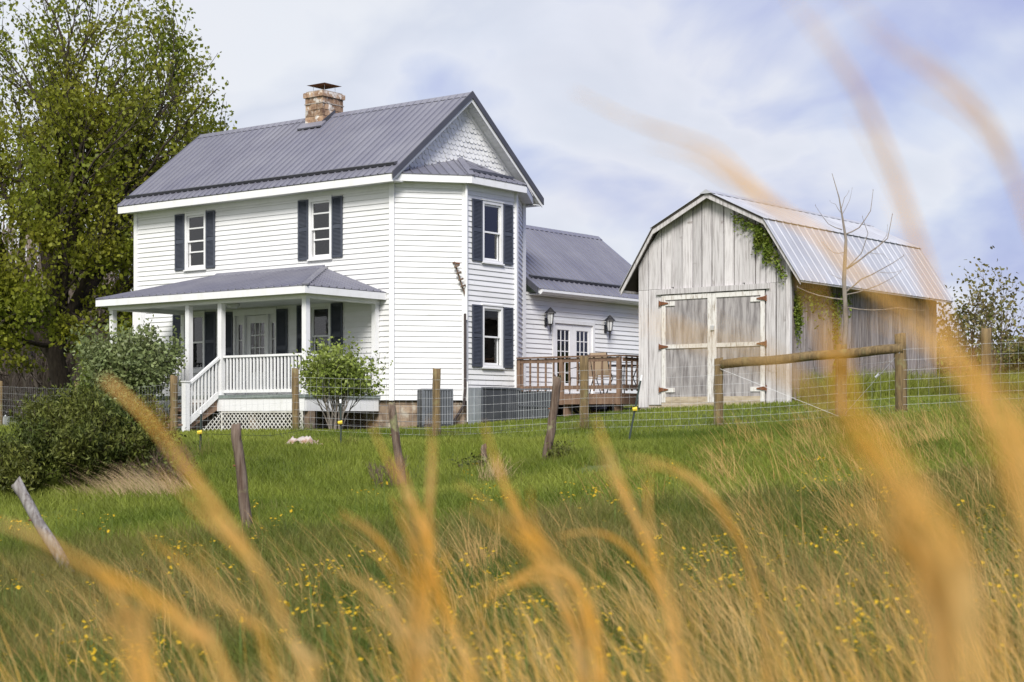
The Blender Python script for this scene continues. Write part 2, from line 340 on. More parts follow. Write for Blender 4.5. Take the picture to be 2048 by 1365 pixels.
# ------------------------------------------------------------------ house
HA = R(37.5); HZ0 = -0.2
HX, HYY = (785 - CX) / FPX * 38, 38.0
house = thing('farmhouse', 'white clapboard two-storey farmhouse with charcoal metal roof and front porch', 'house', (HX, HYY, HZ0), -HA)
def hpart(mb, name, m, parent=house, smooth=False):
    return mb.build(name, m, parent, smooth, -HZ0 if parent is house else 0.0)
def hw(x, y):                                      # house plan to world
    c, s = math.cos(-HA), math.sin(-HA); return (HX + c * x - s * y, HYY + s * x + c * y)
def rects(L, z0, z1, ops):                         # wall area minus openings as rectangles
    ss = sorted({0, L, *[v for o in ops for v in o[:2]]}); zs = sorted({z0, z1, *[v for o in ops for v in o[2:4]]})
    for i in range(len(ss) - 1):
        for j in range(len(zs) - 1):
            a, b, c, d = ss[i], ss[i + 1], zs[j], zs[j + 1]
            if not any(o[0] <= a + 1e-6 and o[1] >= b - 1e-6 and o[2] <= c + 1e-6 and o[3] >= d - 1e-6 for o in ops): yield a, b, c, d
COURSE = 0.125
def clap_wall(F, z0, z1, ops=(), parent=house, boards=True, s_end=None, inset=0.05):
    mb = MB()
    for a, b, c, d in rects(F.L, z0, z1, ops): mb.fbox(F, a, b, -0.12, 0.0, c, d)
    w = hpart(mb, 'wall', K['dark'] if boards else K['white'], parent)
    if not boards: return w
    n = int((z1 - z0) / COURSE + 0.999)
    for k in range(n):
        a = z0 + k * COURSE; b = min(a + COURSE + 0.012, z1)
        if b - a < 0.03: continue
        segs = [(inset, F.L - inset)]
        for o in ops:
            if o[2] < b - 0.01 and o[3] > a + 0.01:
                new = []
                for s0, s1 in segs:
                    if o[0] - 0.02 > s0: new.append((s0, min(s1, o[0] - 0.02)))
                    if o[1] + 0.02 < s1: new.append((max(s0, o[1] + 0.02), s1))
                segs = [q for q in new if q[1] > q[0] + 0.01]
        segs = [(q[0], q[1], a, b) for q in segs]
        for o in ops:
            if a + 0.01 < o[3] < b - 0.01: segs.append((o[0] - 0.019, o[1] + 0.019, o[3], b))
            if a + 0.01 < o[2] < b - 0.01: segs.append((o[0] - 0.019, o[1] + 0.019, a, o[2]))
        for s0, s1, a, b in segs:
            j = rnd(-0.0015, 0.0015); P = F.pt
            MB().poly([P(s0, 0.034 + j, a), P(s1, 0.034 + j, a), P(s1, 0.003, a), P(s0, 0.003, a), P(s0, 0.009, b), P(s1, 0.009, b), P(s1, 0.003, b), P(s0, 0.003, b)], MB.HEX).build('clapboard', K['white'], w)
    return w
def corner_board(x, y, z0, z1, w=0.11, ang=0.0):
    MBx = MB(); c, s = math.cos(ang), math.sin(ang)
    q = [(x + c * a - s * b, y + s * a + c * b) for a, b in ((-w / 2, -w / 2), (w / 2, -w / 2), (w / 2, w / 2), (-w / 2, w / 2))]
    MBx.prism([(p[0], p[1], z0) for p in q], (0, 0, z1 - z0)); return hpart(MBx, 'corner_board', K['trim'])
def ring(mb, F, s0, s1, z0, z1, w, n0, n1, wb=None):
    wb = w if wb is None else wb
    mb.fbox(F, s0, s0 + w, n0, n1, z0, z1); mb.fbox(F, s1 - w, s1, n0, n1, z0, z1)
    mb.fbox(F, s0 + w, s1 - w, n0, n1, z1 - w, z1); mb.fbox(F, s0 + w, s1 - w, n0, n1, z0, z0 + wb); return mb
def window(F, s0, s1, z0, z1, style='curtain', parent=house):
    w = hpart(ring(MB(), F, s0, s1, z0, z1, 0.07, -0.02, 0.05, 0.06), 'window', K['trim'], parent)
    MB().fbox(F, s0 - 0.02, s1 + 0.02, -0.02, 0.085, z0 - 0.035, z0 - 0.001).build('sill', K['trim'], w)
    MB().fbox(F, s0 - 0.02, s1 + 0.02, -0.02, 0.07, z1 + 0.001, z1 + 0.035).build('head_casing', K['trim'], w)
    a, b, zm = s0 + 0.075, s1 - 0.075, (z0 + z1) / 2
    ring(MB(), F, a, b, zm - 0.025, z1 - 0.075, 0.04, -0.035, 0.012).build('sash', K['trim'], w)
    ring(MB(), F, a + 0.002, b - 0.002, z0 + 0.065, zm + 0.022, 0.045, -0.075, -0.038).build('sash', K['trim'], w)
    MB().fbox(F, a + 0.03, b - 0.03, -0.016, -0.012, zm, z1 - 0.1).build('pane', K['glass'], w)
    MB().fbox(F, a + 0.035, b - 0.035, -0.058, -0.054, z0 + 0.1, zm).build('pane', K['glass'], w)
    if style in ('curtain', 'half', 'tall'):
        mb = MB(); top = {'curtain': zm - 0.04, 'half': zm + 0.1, 'tall': z1 - 0.12}[style]; n = 14; sp = []
        for i in range(n + 1):
            s = a + (b - a) * i / n; sp.append((F.pt(s, -0.10 + 0.015 * math.sin(i * 2.3), z0 + 0.05), F.pt(s, -0.10 + 0.012 * math.sin(i * 2.3), top)))
        for i in range(n): mb.poly([sp[i][0], sp[i + 1][0], sp[i + 1][1], sp[i][1]], [(0, 1, 2, 3)])
        mb.build('curtain', K['curtain'], w)
        if style != 'tall': MB().fbox(F, a, b, -0.15, -0.145, z1 - 0.34, z1 - 0.12).build('roller_shade', K['curtain'], w)
    if style == 'blind':
        mb = MB(); z = z0 + 0.11
        while z < zm + 0.55:
            P = F.pt; mb.poly([P(a, -0.13, z), P(b, -0.13, z), P(b, -0.16, z + 0.018), P(a, -0.16, z + 0.018)], [(0, 1, 2, 3)]); z += 0.05
        mb.build('blind', K['blind'], w)
        for k, (zz, nn) in enumerate(((zm - 0.28, -0.045), (z1 - 0.38, -0.03))):
            MB().fbox(F, a + 0.04, b - 0.04, nn - 0.004, nn + 0.045, zz, zz + 0.035).build('storm_rail', K['trim'], w)
    if style == 'half':
        for zz, nn in ((zm - 0.30, -0.045), (z1 - 0.42, -0.03)):
            MB().fbox(F, a + 0.04, b - 0.04, nn - 0.004, nn + 0.045, zz, zz + 0.035).build('storm_rail', K['trim'], w)
    return w
def shutter(F, s0, s1, z0, z1, parent=house):
    s0 += 0.012; s1 -= 0.012
    o = hpart(MB().fbox(F, s0 + 0.03, s1 - 0.03, 0.034, 0.042, z0 + 0.03, z1 - 0.03), 'shutter', K['shutter'], parent)
    mb = ring(MB(), F, s0, s1, z0, z1, 0.045, 0.032, 0.064, 0.07); zm = (z0 + z1) / 2
    mb.fbox(F, s0 + 0.045, s1 - 0.045, 0.042, 0.064, zm - 0.04, zm + 0.04); mb.build('shutter_frame', K['shutter'], o)
    mb = MB(); z = z0 + 0.085
    while z < z1 - 0.07:
        if abs(z - zm) > 0.06:
            P = F.pt; mb.poly([P(s0 + 0.045, 0.060, z), P(s1 - 0.045, 0.060, z), P(s1 - 0.045, 0.043, z + 0.026), P(s0 + 0.045, 0.043, z + 0.026)], [(0, 1, 2, 3)])
        z += 0.032
    mb.build('louvres', K['shutter'], o)['kind'] = 'stuff'; return o

GW, B1, BV1, BV2 = 5.0, 1.1, 1.33, 3.28
FA = Frame((-9.17, 0), (0, 0)); F1 = Frame((0, 0), (B1, BV1)); F2 = Frame((B1, BV1), (B1, BV2)); F3 = Frame((B1, BV2), (0, GW)); FE = Frame((0, GW), (0, 11.4))
SB = 0.46; ET = 5.6
sU = lambda u: 9.17 - u
ops = [(sU(7.19), sU(6.39), 3.9, 5.37), (sU(2.69), sU(1.92), 3.9, 5.37), (sU(7.2), sU(6.43), 1.25, 2.77), (sU(2.68), sU(1.95), 1.27, 2.80), (sU(5.36), sU(3.81), 0.56, 2.78)]
clap_wall(FA, SB, ET, ops); clap_wall(F1, SB, ET)
ops2 = [(1.94 - BV1, 2.74 - BV1, 3.78, 5.25), (1.94 - BV1, 2.74 - BV1, 1.26, 2.74)]
clap_wall(F2, SB, ET, ops2); clap_wall(F3, SB, ET)
opsE = [(6.31 - GW, 8.26 - GW, 0.62, 2.66)]
clap_wall(FE, 0.5, 3.32, opsE)
clap_wall(Frame((-9.17, GW), (-9.17, 0)), SB, ET, boards=False); clap_wall(Frame((0, GW), (-9.17, GW)), SB, ET, boards=False)
clap_wall(Frame((0, 11.4), (-4.6, 11.4)), 0.5, 3.32, boards=False); clap_wall(Frame((-4.6, 11.4), (-4.6, GW)), 0.5, 3.32, boards=False)
for x, y, z1, an in ((-9.15, -0.005, ET, 0), (0.0, -0.01, ET, 0.45), (B1 + 0.005, BV1, ET, 0.35), (B1 + 0.005, BV2, ET, 0.3), (0.02, GW + 0.02, ET, 0)):
    corner_board(x, y, SB - 0.01, z1, 0.12, an)
corner_board(-8.92, -0.03, 0.56, 2.95, 0.34)
st = ('half', 'blind', 'tall', 'curtain')
for (a, b, c, d), s in zip(ops[:4], st): window(FA, a, b, c, d, s)
for (a, b, c, d), s in zip(ops2, ('curtain', 'tall')): window(F2, a, b, c, d, s)
for u1, u0, z0, z1 in ((7.58, 7.19, 3.9, 5.37), (6.39, 6.03, 3.9, 5.37), (3.06, 2.69, 3.9, 5.37), (1.92, 1.55, 3.9, 5.37), (7.66, 7.2, 1.25, 2.77), (6.43, 6.01, 1.25, 2.77),
                       (3.1, 2.68, 1.27, 2.8), (1.95, 1.55, 1.27, 2.8), (5.70, 5.36, 0.8, 2.74), (3.81, 3.41, 0.8, 2.74)):
    shutter(FA, sU(u1), sU(u0), z0, z1)
for z0, z1 in ((3.78, 5.25), (1.26, 2.74)):
    shutter(F2, 1.54 - BV1, 1.94 - BV1, z0, z1); shutter(F2, 2.74 - BV1, 3.14 - BV1, z0, z1)
# frieze band under the eaves
hpart(MB().fbox(FA, 0.05, 9.1, 0.0, 0.04, ET - 0.2, ET - 0.01), 'frieze_board', K['trim'])
hpart(MB().fbox(F1, 0.07, F1.L - 0.07, 0.0, 0.036, ET - 0.16, ET - 0.01), 'frieze_board', K['trim'])
hpart(MB().fbox(F2, 0.07, F2.L - 0.07, 0.0, 0.036, ET - 0.16, ET - 0.01), 'frieze_board', K['trim'])
# entry door with side lights
a, b = sU(4.94), sU(4.17)
door = hpart(MB().fbox(FA, a, b, -0.06, -0.02, 0.57, 1.18).fbox(FA, a, a + 0.13, -0.06, -0.02, 1.18, 2.62).fbox(FA, b - 0.13, b, -0.06, -0.02, 1.18, 2.62).fbox(FA, a + 0.13, b - 0.13, -0.06, -0.02, 2.44, 2.62), 'front_door', K['trim'])
def lites(F, s0, s1, z0, z1, nc, nr, n, parent, g='glassdark'):
    for i in range(nc):
        for j in range(nr):
            w, h = (s1 - s0) / nc, (z1 - z0) / nr
            MB().fbox(F, s0 + i * w + 0.009, s0 + (i + 1) * w - 0.009, n - 0.004, n, z0 + j * h + 0.009, z0 + (j + 1) * h - 0.009).build('pane', K[g], parent)
    mb = MB()
    for i in range(nc + 1): s = s0 + (s1 - s0) * i / nc; mb.fbox(F, s - 0.011, s + 0.011, n - 0.02, n + 0.014, z0, z1)
    for j in range(nr + 1): z = z0 + (z1 - z0) * j / nr; mb.fbox(F, s0, s1, n - 0.018, n + 0.011, z - 0.011, z + 0.011)
    mb.build('muntins', K['trim'], parent)
lites(FA, a + 0.13, b - 0.13, 1.18, 2.44, 3, 4, -0.04, door)
MB().fbox(FA, b - 0.10, b - 0.05, -0.02, 0.02, 1.42, 1.62).build('door_handle', K['iron'], door)
fr = MB()
for s0, s1 in ((sU(5.36), sU(5.30)), (sU(5.02), sU(4.945)), (sU(4.165), sU(4.10)), (sU(3.87), sU(3.81))): fr.fbox(FA, s0, s1, -0.08, 0.05, 0.57, 2.70)
fr.fbox(FA, sU(5.36), sU(3.81), -0.08, 0.055, 2.63, 2.78)
hpart(fr, 'door_frame', K['trim'])
for s0, s1 in ((sU(5.30), sU(5.02)), (sU(4.10), sU(3.87))):
    sl = hpart(MB().fbox(FA, s0, s1, -0.06, -0.02, 0.57, 1.20).fbox(FA, s0, s0 + 0.05, -0.06, -0.02, 1.2, 2.63).fbox(FA, s1 - 0.05, s1, -0.06, -0.02, 1.2, 2.63).fbox(FA, s0 + 0.05, s1 - 0.05, -0.06, -0.02, 2.42, 2.63), 'sidelight', K['trim'])
    lites(FA, s0 + 0.05, s1 - 0.05, 1.2, 2.42, 1, 3, -0.04, sl)
# French doors of the rear wing
s0, s1 = opsE[0][0], opsE[0][1]
hpart(ring(MB(), FE, s0, s1, 0.62, 2.66, 0.09, -0.06, 0.05), 'door_frame', K['trim']); mid = (s0 + s1) / 2
for a, b in ((s0 + 0.09, mid - 0.003), (mid + 0.003, s1 - 0.09)):
    d = hpart(ring(MB(), FE, a, b, 0.72, 2.565, 0.16, -0.04, 0.005, 0.25), 'french_door', K['trim'])
    lites(FE, a + 0.16, b - 0.16, 0.97, 2.405, 3, 5, -0.02, d)
# dark rooms behind the glass
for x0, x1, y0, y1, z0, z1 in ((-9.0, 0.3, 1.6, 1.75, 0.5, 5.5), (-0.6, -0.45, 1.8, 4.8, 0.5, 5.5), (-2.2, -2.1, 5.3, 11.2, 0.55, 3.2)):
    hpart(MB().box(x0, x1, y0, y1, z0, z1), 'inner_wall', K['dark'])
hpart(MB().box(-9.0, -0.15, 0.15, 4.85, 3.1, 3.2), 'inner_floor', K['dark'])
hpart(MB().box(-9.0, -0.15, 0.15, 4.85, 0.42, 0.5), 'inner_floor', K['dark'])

# roofs: panels with a raised rib, cut from any convex face
def roof_face(parent, poly, mt, pitch=0.23, thick=0.014, rib=0.030, ribw=0.04, name='roof_panel', lift=0.01, nrib=1):
    P = [Vector(p) for p in poly]; o = P[0]; a = (P[1] - P[0]).normalized(); n = a.cross(P[2] - P[0]).normalized()
    if n.z < 0: n = -n
    t = n.cross(a)
    if t.z < 0: t = -t
    q = [((p - o).dot(a), (p - o).dot(t)) for p in P]
    s0 = min(c[0] for c in q); s1 = max(c[0] for c in q); k = max(1, round((s1 - s0) / pitch)); w = (s1 - s0) / k
    to = lambda c, h: o + a * c[0] + t * c[1] + n * h
    for i in range(k):
        lo, hi = s0 + i * w, s0 + (i + 1) * w
        c = clip(clip(q, lambda p: p[0] - lo), lambda p: hi - p[0])
        if len(c) < 3: continue
        hh = lift + rnd(-0.001, 0.001)
        mb = MB().prism([to(p, hh) for p in c], n * thick)
        for r in range(nrib):
            x = lo + w * (r + 0.5) / nrib if nrib > 1 else lo + ribw / 2 + 0.004
            e0, e1 = x - ribw / 2, x + ribw / 2
            cr = clip(clip(c, lambda p: p[0] - e0), lambda p: e1 - p[0])
            if len(cr) >= 3:
                ys = [p[1] for p in cr]; y0, y1 = min(ys), max(ys)
                if y1 - y0 > 0.05:
                    h0 = hh + thick - 0.002; g = ribw * 0.22
                    mb.poly([to((e0, y0), h0), to((e1, y0), h0), to((e1 - g, y0), h0 + rib), to((e0 + g, y0), h0 + rib), to((e0, y1), h0), to((e1, y1), h0), to((e1 - g, y1), h0 + rib), to((e0 + g, y1), h0 + rib)],
                            [(0, 1, 2, 3), (7, 6, 5, 4), (1, 5, 6, 2), (2, 6, 7, 3), (3, 7, 4, 0)])
        mb.build(name, mt, parent)
    return n
RX0, RX1, EY0, EY1, EZ, RZ, RY = -9.42, 0.37, -0.40, 5.40, 5.70, 7.97, 2.5
prof = [(EY0, EZ), (RY, RZ), (EY1, EZ)]
mb = MB()
mb.prism([(RX0, EY0, EZ), (RX0, RY, RZ), (RX0, RY, RZ - 0.14), (RX0, EY0, EZ - 0.14)], (RX1 - RX0, 0, 0))
mb.prism([(RX0, EY1, EZ), (RX0, EY1, EZ - 0.14), (RX0, RY, RZ - 0.14), (RX0, RY, RZ)], (RX1 - RX0, 0, 0))
roof = hpart(mb, 'roof', K['soffit'])
roof_face(roof, [(RX0, EY0 - 0.03, EZ - 0.0235), (RX1, EY0 - 0.03, EZ - 0.0235), (RX1, RY, RZ), (RX0, RY, RZ)], K['metal'])
roof_face(roof, [(RX1, EY1, EZ), (RX0, EY1, EZ), (RX0, RY, RZ), (RX1, RY, RZ)], K['metal'], pitch=0.46)
cap = MB()
cap.prism([(RX0, RY - 0.16, RZ - 0.075), (RX0, RY, RZ + 0.055), (RX0, RY + 0.16, RZ - 0.075), (RX0, RY, RZ + 0.03)][:3], (RX1 - RX0, 0, 0))
cap.build('ridge_cap', K['metal'], roof)
sl = Vector((0, RY - EY0, RZ - EZ)).normalized(); nn = Vector((0, -sl.z, sl.y))
def slope_bar(parent, x0, x1, dist, name, m, w=0.10, h=0.05, y0=EY0, z0=EZ, sl=sl, nn=nn):
    p = Vector((0, y0, z0)) + sl * dist + nn * 0.045
    q = [p, p + sl * w, p + sl * w + nn * h * 0.4, p + nn * h]
    return MB().prism([(x0, c.y, c.z) for c in q], (x1 - x0, 0, 0)).build(name, m, parent)
slope_bar(roof, RX0 + 0.05, RX1 - 0.12, 0.30, 'snow_guard', K['metaltrim'], 0.12, 0.07)
# fascia, soffit and rake trim
hpart(MB().box(RX0 + 0.01, RX1 - 0.02, EY0 - 0.028, EY0 - 0.002, EZ - 0.20, EZ - 0.03), 'fascia', K['trim'])
hpart(MB().box(RX0 + 0.02, RX1 - 0.03, EY0 + 0.0, 0.0, EZ - 0.17, EZ - 0.142), 'soffit', K['soffit'])
hpart(MB().box(RX0 + 0.02, RX1 - 0.03, GW + 0.13, EY1, EZ - 0.17, EZ - 0.142), 'soffit', K['soffit'])
for y0, s in ((EY0 - 0.03, 1), (EY1 + 0.03, -1)):
    zl = EZ - 0.0235
    for x0, x1 in ((RX1 + 0.001, RX1 + 0.03), (RX0 - 0.03, RX0 - 0.001)):
        hpart(MB().prism([(x0, y0, zl + 0.055), (x0, y0, zl - 0.12), (x0, RY, RZ - 0.10), (x0, RY, RZ + 0.075)], (x1 - x0, 0, 0)), 'rake_trim', K['metaltrim'])
    hpart(MB().prism([(RX1 - 0.025, y0 + s * 0.02, zl - 0.11), (RX1 - 0.025, y0 + s * 0.02, zl - 0.18), (RX1 - 0.025, RY, RZ - 0.19), (RX1 - 0.025, RY, RZ - 0.11)], (0.02, 0, 0)), 'rake_board', K['trim'])
# boarded soffit under the rake overhang: thin boards with joints
for side in (0, 1):
    y0 = EY0 if side == 0 else EY1; sg = 1 if side == 0 else -1
    d = Vector((0, sg * (RY - EY0), RZ - EZ)); Ls = d.length; d.normalize(); k = int(Ls / 0.15)
    for i in range(k):
        p = Vector((0, y0, EZ - 0.14)) + d * (i * 0.15 + 0.004); q = p + d * 0.142
        MB().prism([(0.06, p.y, p.z - 0.004), (0.06, q.y, q.z - 0.004), (RX1 - 0.03, q.y, q.z - 0.004), (RX1 - 0.03, p.y, p.z - 0.004)], (0, 0, -0.01)).build('soffit_board', K['soffit'], roof)
# gable wall with fish-scale shingles
gm = (RZ - EZ) / (RY - EY0)
gable = hpart(MB().prism([(-0.1, 0.0, ET), (-0.1, GW, ET), (-0.1, GW, EZ + 0.25), (-0.1, RY, RZ - 0.16), (-0.1, 0.0, EZ + 0.25)], (0.1, 0, 0)), 'gable_wall', K['shingle'])
shw, she = 0.155, 0.125
pts = [(0, -shw / 2 + 0.004, 0.20), (0, -shw / 2 + 0.004, 0.06)] + [(0, math.sin(t) * (shw / 2 - 0.004), 0.06 - 0.058 * math.cos(t)) for t in np.linspace(-1.25, 1.25, 7)] + [(0, shw / 2 - 0.004, 0.06), (0, shw / 2 - 0.004, 0.20)]
sm = MB(); npt = len(pts); sm.poly([(0.010 + 0.030 * (0.2 - p[2]) / 0.2, p[1], p[2]) for p in pts] + [(0.0, p[1], p[2]) for p in pts], [tuple(range(npt)), *[(i, npt + i, npt + (i + 1) % npt, (i + 1) % npt) for i in range(npt)]])
sme = sm.mesh('shingle', K['shingle'])
row = 0; z = 5.72
while z < RZ - 0.25:
    y = 0.02 + (row % 2) * shw / 2
    while y < GW:
        top = RZ - 0.14 - abs(y - RY) * gm
        pent = 6.42 - abs(y - RY) * 0.30
        if z + 0.13 < top + 0.02 and z > pent - 0.16:
            o = bpy.data.objects.new('shingle', sme); link(o, gable); o.location = (0.001 + rnd(0, 0.012), y + rnd(-0.006, 0.006), z + rnd(-0.012, 0.012)); o.rotation_euler = (rnd(-0.04, 0.04), 0, 0)
        y += shw
    z += she; row += 1
for sg in (1, -1):
    y0 = EY0 if sg == 1 else EY1
    hpart(MB().prism([(0.03, y0 + sg * 0.55, EZ - 0.15 + 0.55 * gm), (0.03, y0 + sg * 0.55, EZ - 0.23 + 0.55 * gm), (0.03, RY, RZ - 0.235), (0.03, RY, RZ - 0.155)], (0.03, 0, 0)), 'gable_moulding', K['trim'])
# pent roof over the bay
def offset_corner(Fa, Fb, k):
    p = Fa.p + Fa.n * k; q = Fb.p + Fb.n * k; d = Fa.d; e = Fb.d
    t = ((q.x - p.x) * e.y - (q.y - p.y) * e.x) / (d.x * e.y - d.y * e.x); return p + d * t
ov = 0.30
e1 = offset_corner(F1, F2, ov); e2 = offset_corner(F2, F3, ov)
e0 = F1.p + F1.n * ov - F1.d * 0.02; e3 = F3.p + F3.d * F3.L + F3.n * ov + F3.d * 0.02
PZ = 5.72; apex = (0.0, RY - 0.03, 6.40); b0 = (0.0, 0.0, 5.76); b3 = (0.0, GW, 5.76)
E0, E1, E2, E3 = [(p.x, p.y, PZ) for p in (e0, e1, e2, e3)]
mb = MB()
for tri in ((E0, E1, apex), (E1, E2, apex), (E2, E3, apex)):
    mb.prism([Vector(p) + Vector((0, 0, -0.006)) for p in tri], (0, 0, -0.012))
pr = hpart(mb, 'bay_roof', K['soffit'])
for pl in ([E0, E1, apex], [E1, E2, apex], [E2, E3, apex]): roof_face(pr, pl, K['metal'], pitch=0.21, lift=0.004)
MB().prism([Vector(E0), Vector(apex), Vector(b0)], (0, 0, 0.01)).build('flashing', K['metaltrim'], pr)
MB().prism([Vector(E3), Vector(b3), Vector(apex)], (0, 0, 0.01)).build('flashing', K['metaltrim'], pr)
for p in (E1, E2):
    MB().bar(Vector(p) + Vector((0, 0, 0.03)), Vector(apex) + Vector((0, 0, 0.035)), 0.16, 0.03).build('hip_cap', K['metal'], pr)
MB().bar(Vector(E1) * 0.78 + Vector(apex) * 0.22 + Vector((0, 0.06, 0.06)), Vector(E2) * 0.80 + Vector(apex) * 0.20 + Vector((0, -0.03, 0.06)), 0.09, 0.06).build('snow_guard', K['metaltrim'], pr)
for p, q, Fx in ((E0, E1, F1), (E1, E2, F2), (E2, E3, F3)):
    p = Vector(p); q = Vector(q); n3 = Vector((Fx.n.x, Fx.n.y, 0))
    hpart(MB().prism([p + Vector((0, 0, -0.004)), q + Vector((0, 0, -0.004)), q + Vector((0, 0, -0.165)), p + Vector((0, 0, -0.165))], -n3 * 0.022), 'fascia', K['trim'])
hpart(MB().prism([(e0.x, e0.y, PZ - 0.15), (e1.x - 0.02, e1.y, PZ - 0.15), (e2.x - 0.02, e2.y, PZ - 0.15), (e3.x, e3.y, PZ - 0.15), (-0.05, GW, PZ - 0.15), (-0.05, 0, PZ - 0.15)], (0, 0, 0.02)), 'soffit', K['soffit'])
# chimney
cx0, cx1, cy0, cy1 = -4.92, -4.28, 2.08, 2.86
chim = hpart(MB().box(cx0 + 0.02, cx1 - 0.02, cy0 + 0.02, cy1 - 0.02, 7.3, 8.60), 'chimney', K['mortar'])
zc = 7.44; row = 0
while zc < 8.40:
    for x0, x1, y0, y1, n, ax in ((cx0, cx1, cy0, cy0 + 0.1, 3, 0), (cx0, cx1, cy1 - 0.1, cy1, 3, 0), (cx1 - 0.1, cx1, cy0 + 0.1, cy1 - 0.1, 3, 1), (cx0, cx0 + 0.1, cy0 + 0.1, cy1 - 0.1, 3, 1)):
        L0, L1 = (x0, x1) if ax == 0 else (y0, y1); cuts = [L0] + [L0 + (L1 - L0) * (i + (0.5 if row % 2 else 0)) / n for i in range(1 - row % 2, n)] + [L1]
        for i in range(len(cuts) - 1):
            g = 0.006; j = rnd(-0.012, 0.012); A_, B_ = cuts[i] + g, cuts[i + 1] - g
            if B_ - A_ < 0.04: continue
            h = 0.155 + rnd(-0.008, 0)
            if ax == 0: MB().box(A_, B_, y0 + j, y1 + j, zc, zc + h).build('brick', K['brick'], chim)
            else: MB().box(x0 + j, x1 + j, A_, B_, zc, zc + h).build('brick', K['brick'], chim)
    zc += 0.165; row += 1
MB().box(cx0 - 0.035, cx1 + 0.035, cy0 - 0.035, cy1 + 0.035, 8.43, 8.56).build('chimney_crown', K['brick'], chim)
MB().box(cx0 - 0.015, cx1 + 0.015, cy0 - 0.015, cy1 + 0.015, 8.25, 8.275).build('crown_band', K['mortar'], chim)
mx, my = (cx0 + cx1) / 2, (cy0 + cy1) / 2; hb = 0.33
MB().poly([(mx - hb, my - hb, 8.78), (mx + hb, my - hb, 8.78), (mx + hb, my + hb, 8.78), (mx - hb, my + hb, 8.78), (mx, my, 8.86), (mx, my, 8.75)], [(0, 1, 4), (1, 2, 4), (2, 3, 4), (3, 0, 4), (1, 0, 5), (2, 1, 5), (3, 2, 5), (0, 3, 5)]).build('chimney_cap', K['rust'], chim)
mb = MB()
for sx in (-1, 1):
    for sy in (-1, 1): mb.tube([(mx + sx * 0.2, my + sy * 0.2, 8.55), (mx + sx * 0.2, my + sy * 0.2, 8.79)], 0.006, 4)
mb.build('cap_legs', K['steel'], chim)
fl = Vector((0, cy0 - 0.10, EZ + (cy0 - 0.10 - EY0) * gm + 0.05))
MB().prism([(cx0 - 0.12, cy0 - 0.16, fl.z - 0.02), (cx1 + 0.12, cy0 - 0.16, fl.z - 0.02), (cx1 + 0.12, cy0 + 0.01, fl.z + 0.13), (cx0 - 0.12, cy0 + 0.01, fl.z + 0.13)], (0, -0.02, 0.03)).build('flashing', K['metal'], chim)
MB().box(cx0 - 0.03, cx1 + 0.03, cy0 - 0.03, cy0 + 0.02, 7.35, 7.66).build('flashing', K['metaltrim'], chim)
mb = MB(); y0, y1 = cy0 - 0.03, RY + 0.03; zz = lambda y: EZ + (y - EY0) * gm
mb.prism([(cx1 + 0.005, y0, zz(y0)), (cx1 + 0.005, y1, zz(y1)), (cx1 + 0.005, y1, zz(y1) + 0.14), (cx1 + 0.005, y0, zz(y0) + 0.16)], (0.02, 0, 0)).build('flashing', K['metaltrim'], chim)

# rear wing roof
WX0, WX1, WR = -4.95, 0.36, -2.3; WE, WT = 3.40, 5.46
mb = MB()
mb.prism([(WX1, GW + 0.25, WE), (WR, GW + 0.25, WT), (WR, GW + 0.25, WT - 0.13), (WX1, GW + 0.25, WE - 0.13)], (0, 6.6, 0))
mb.prism([(WX0, GW + 0.25, WE), (WX0, GW + 0.25, WE - 0.13), (WR, GW + 0.25, WT - 0.13), (WR, GW + 0.25, WT)], (0, 6.6, 0))
wr = hpart(mb, 'wing_roof', K['soffit'])
roof_face(wr, [(WX1 + 0.03, GW + 0.15, WE - 0.0235), (WX1 + 0.03, GW + 6.85, WE - 0.0235), (WR, GW + 6.85, WT), (WR, GW + 0.15, WT)], K['metal'])
MB().prism([(WR - 0.16, GW + 0.1, WT - 0.07), (WR, GW + 0.1, WT + 0.05), (WR + 0.16, GW + 0.1, WT - 0.07)], (0, 6.75, 0)).build('ridge_cap', K['metal'], wr)
d = Vector((WR - WX1, 0, WT - WE)).normalized(); n = Vector((-d.z, 0, d.x)); n = n if n.z > 0 else -n
p = Vector((WX1, GW + 0.35, WE)) + d * 0.42 + n * 0.045
MB().prism([p, p + d * 0.12, p + d * 0.12 + n * 0.03, p + n * 0.07], (0, 6.3, 0)).build('snow_guard', K['metaltrim'], wr)
hpart(MB().prism([(WX1 - 0.02, GW + 0.3, WE - 0.03), (WX1 + 0.10, GW + 0.3, WE - 0.03), (WX1 + 0.10, GW + 0.3, WE - 0.09), (WX1 + 0.04, GW + 0.3, WE - 0.15), (WX1 - 0.02, GW + 0.3, WE - 0.15)], (0, 6.5, 0)), 'gutter', K['trim'])
hpart(MB().box(0.03, WX1 - 0.01, GW + 0.3, GW + 6.7, WE - 0.16, WE - 0.132), 'soffit', K['soffit'])
hpart(MB().prism([(WX1 + 0.06, GW + 0.12, WE + 0.02), (WX1 + 0.06, GW + 0.12, WE - 0.16), (-0.2, GW + 0.12, WE + 0.30), (-0.2, GW + 0.12, WE + 0.48)], (0, 0.025, 0)), 'rake_trim', K['metaltrim'])

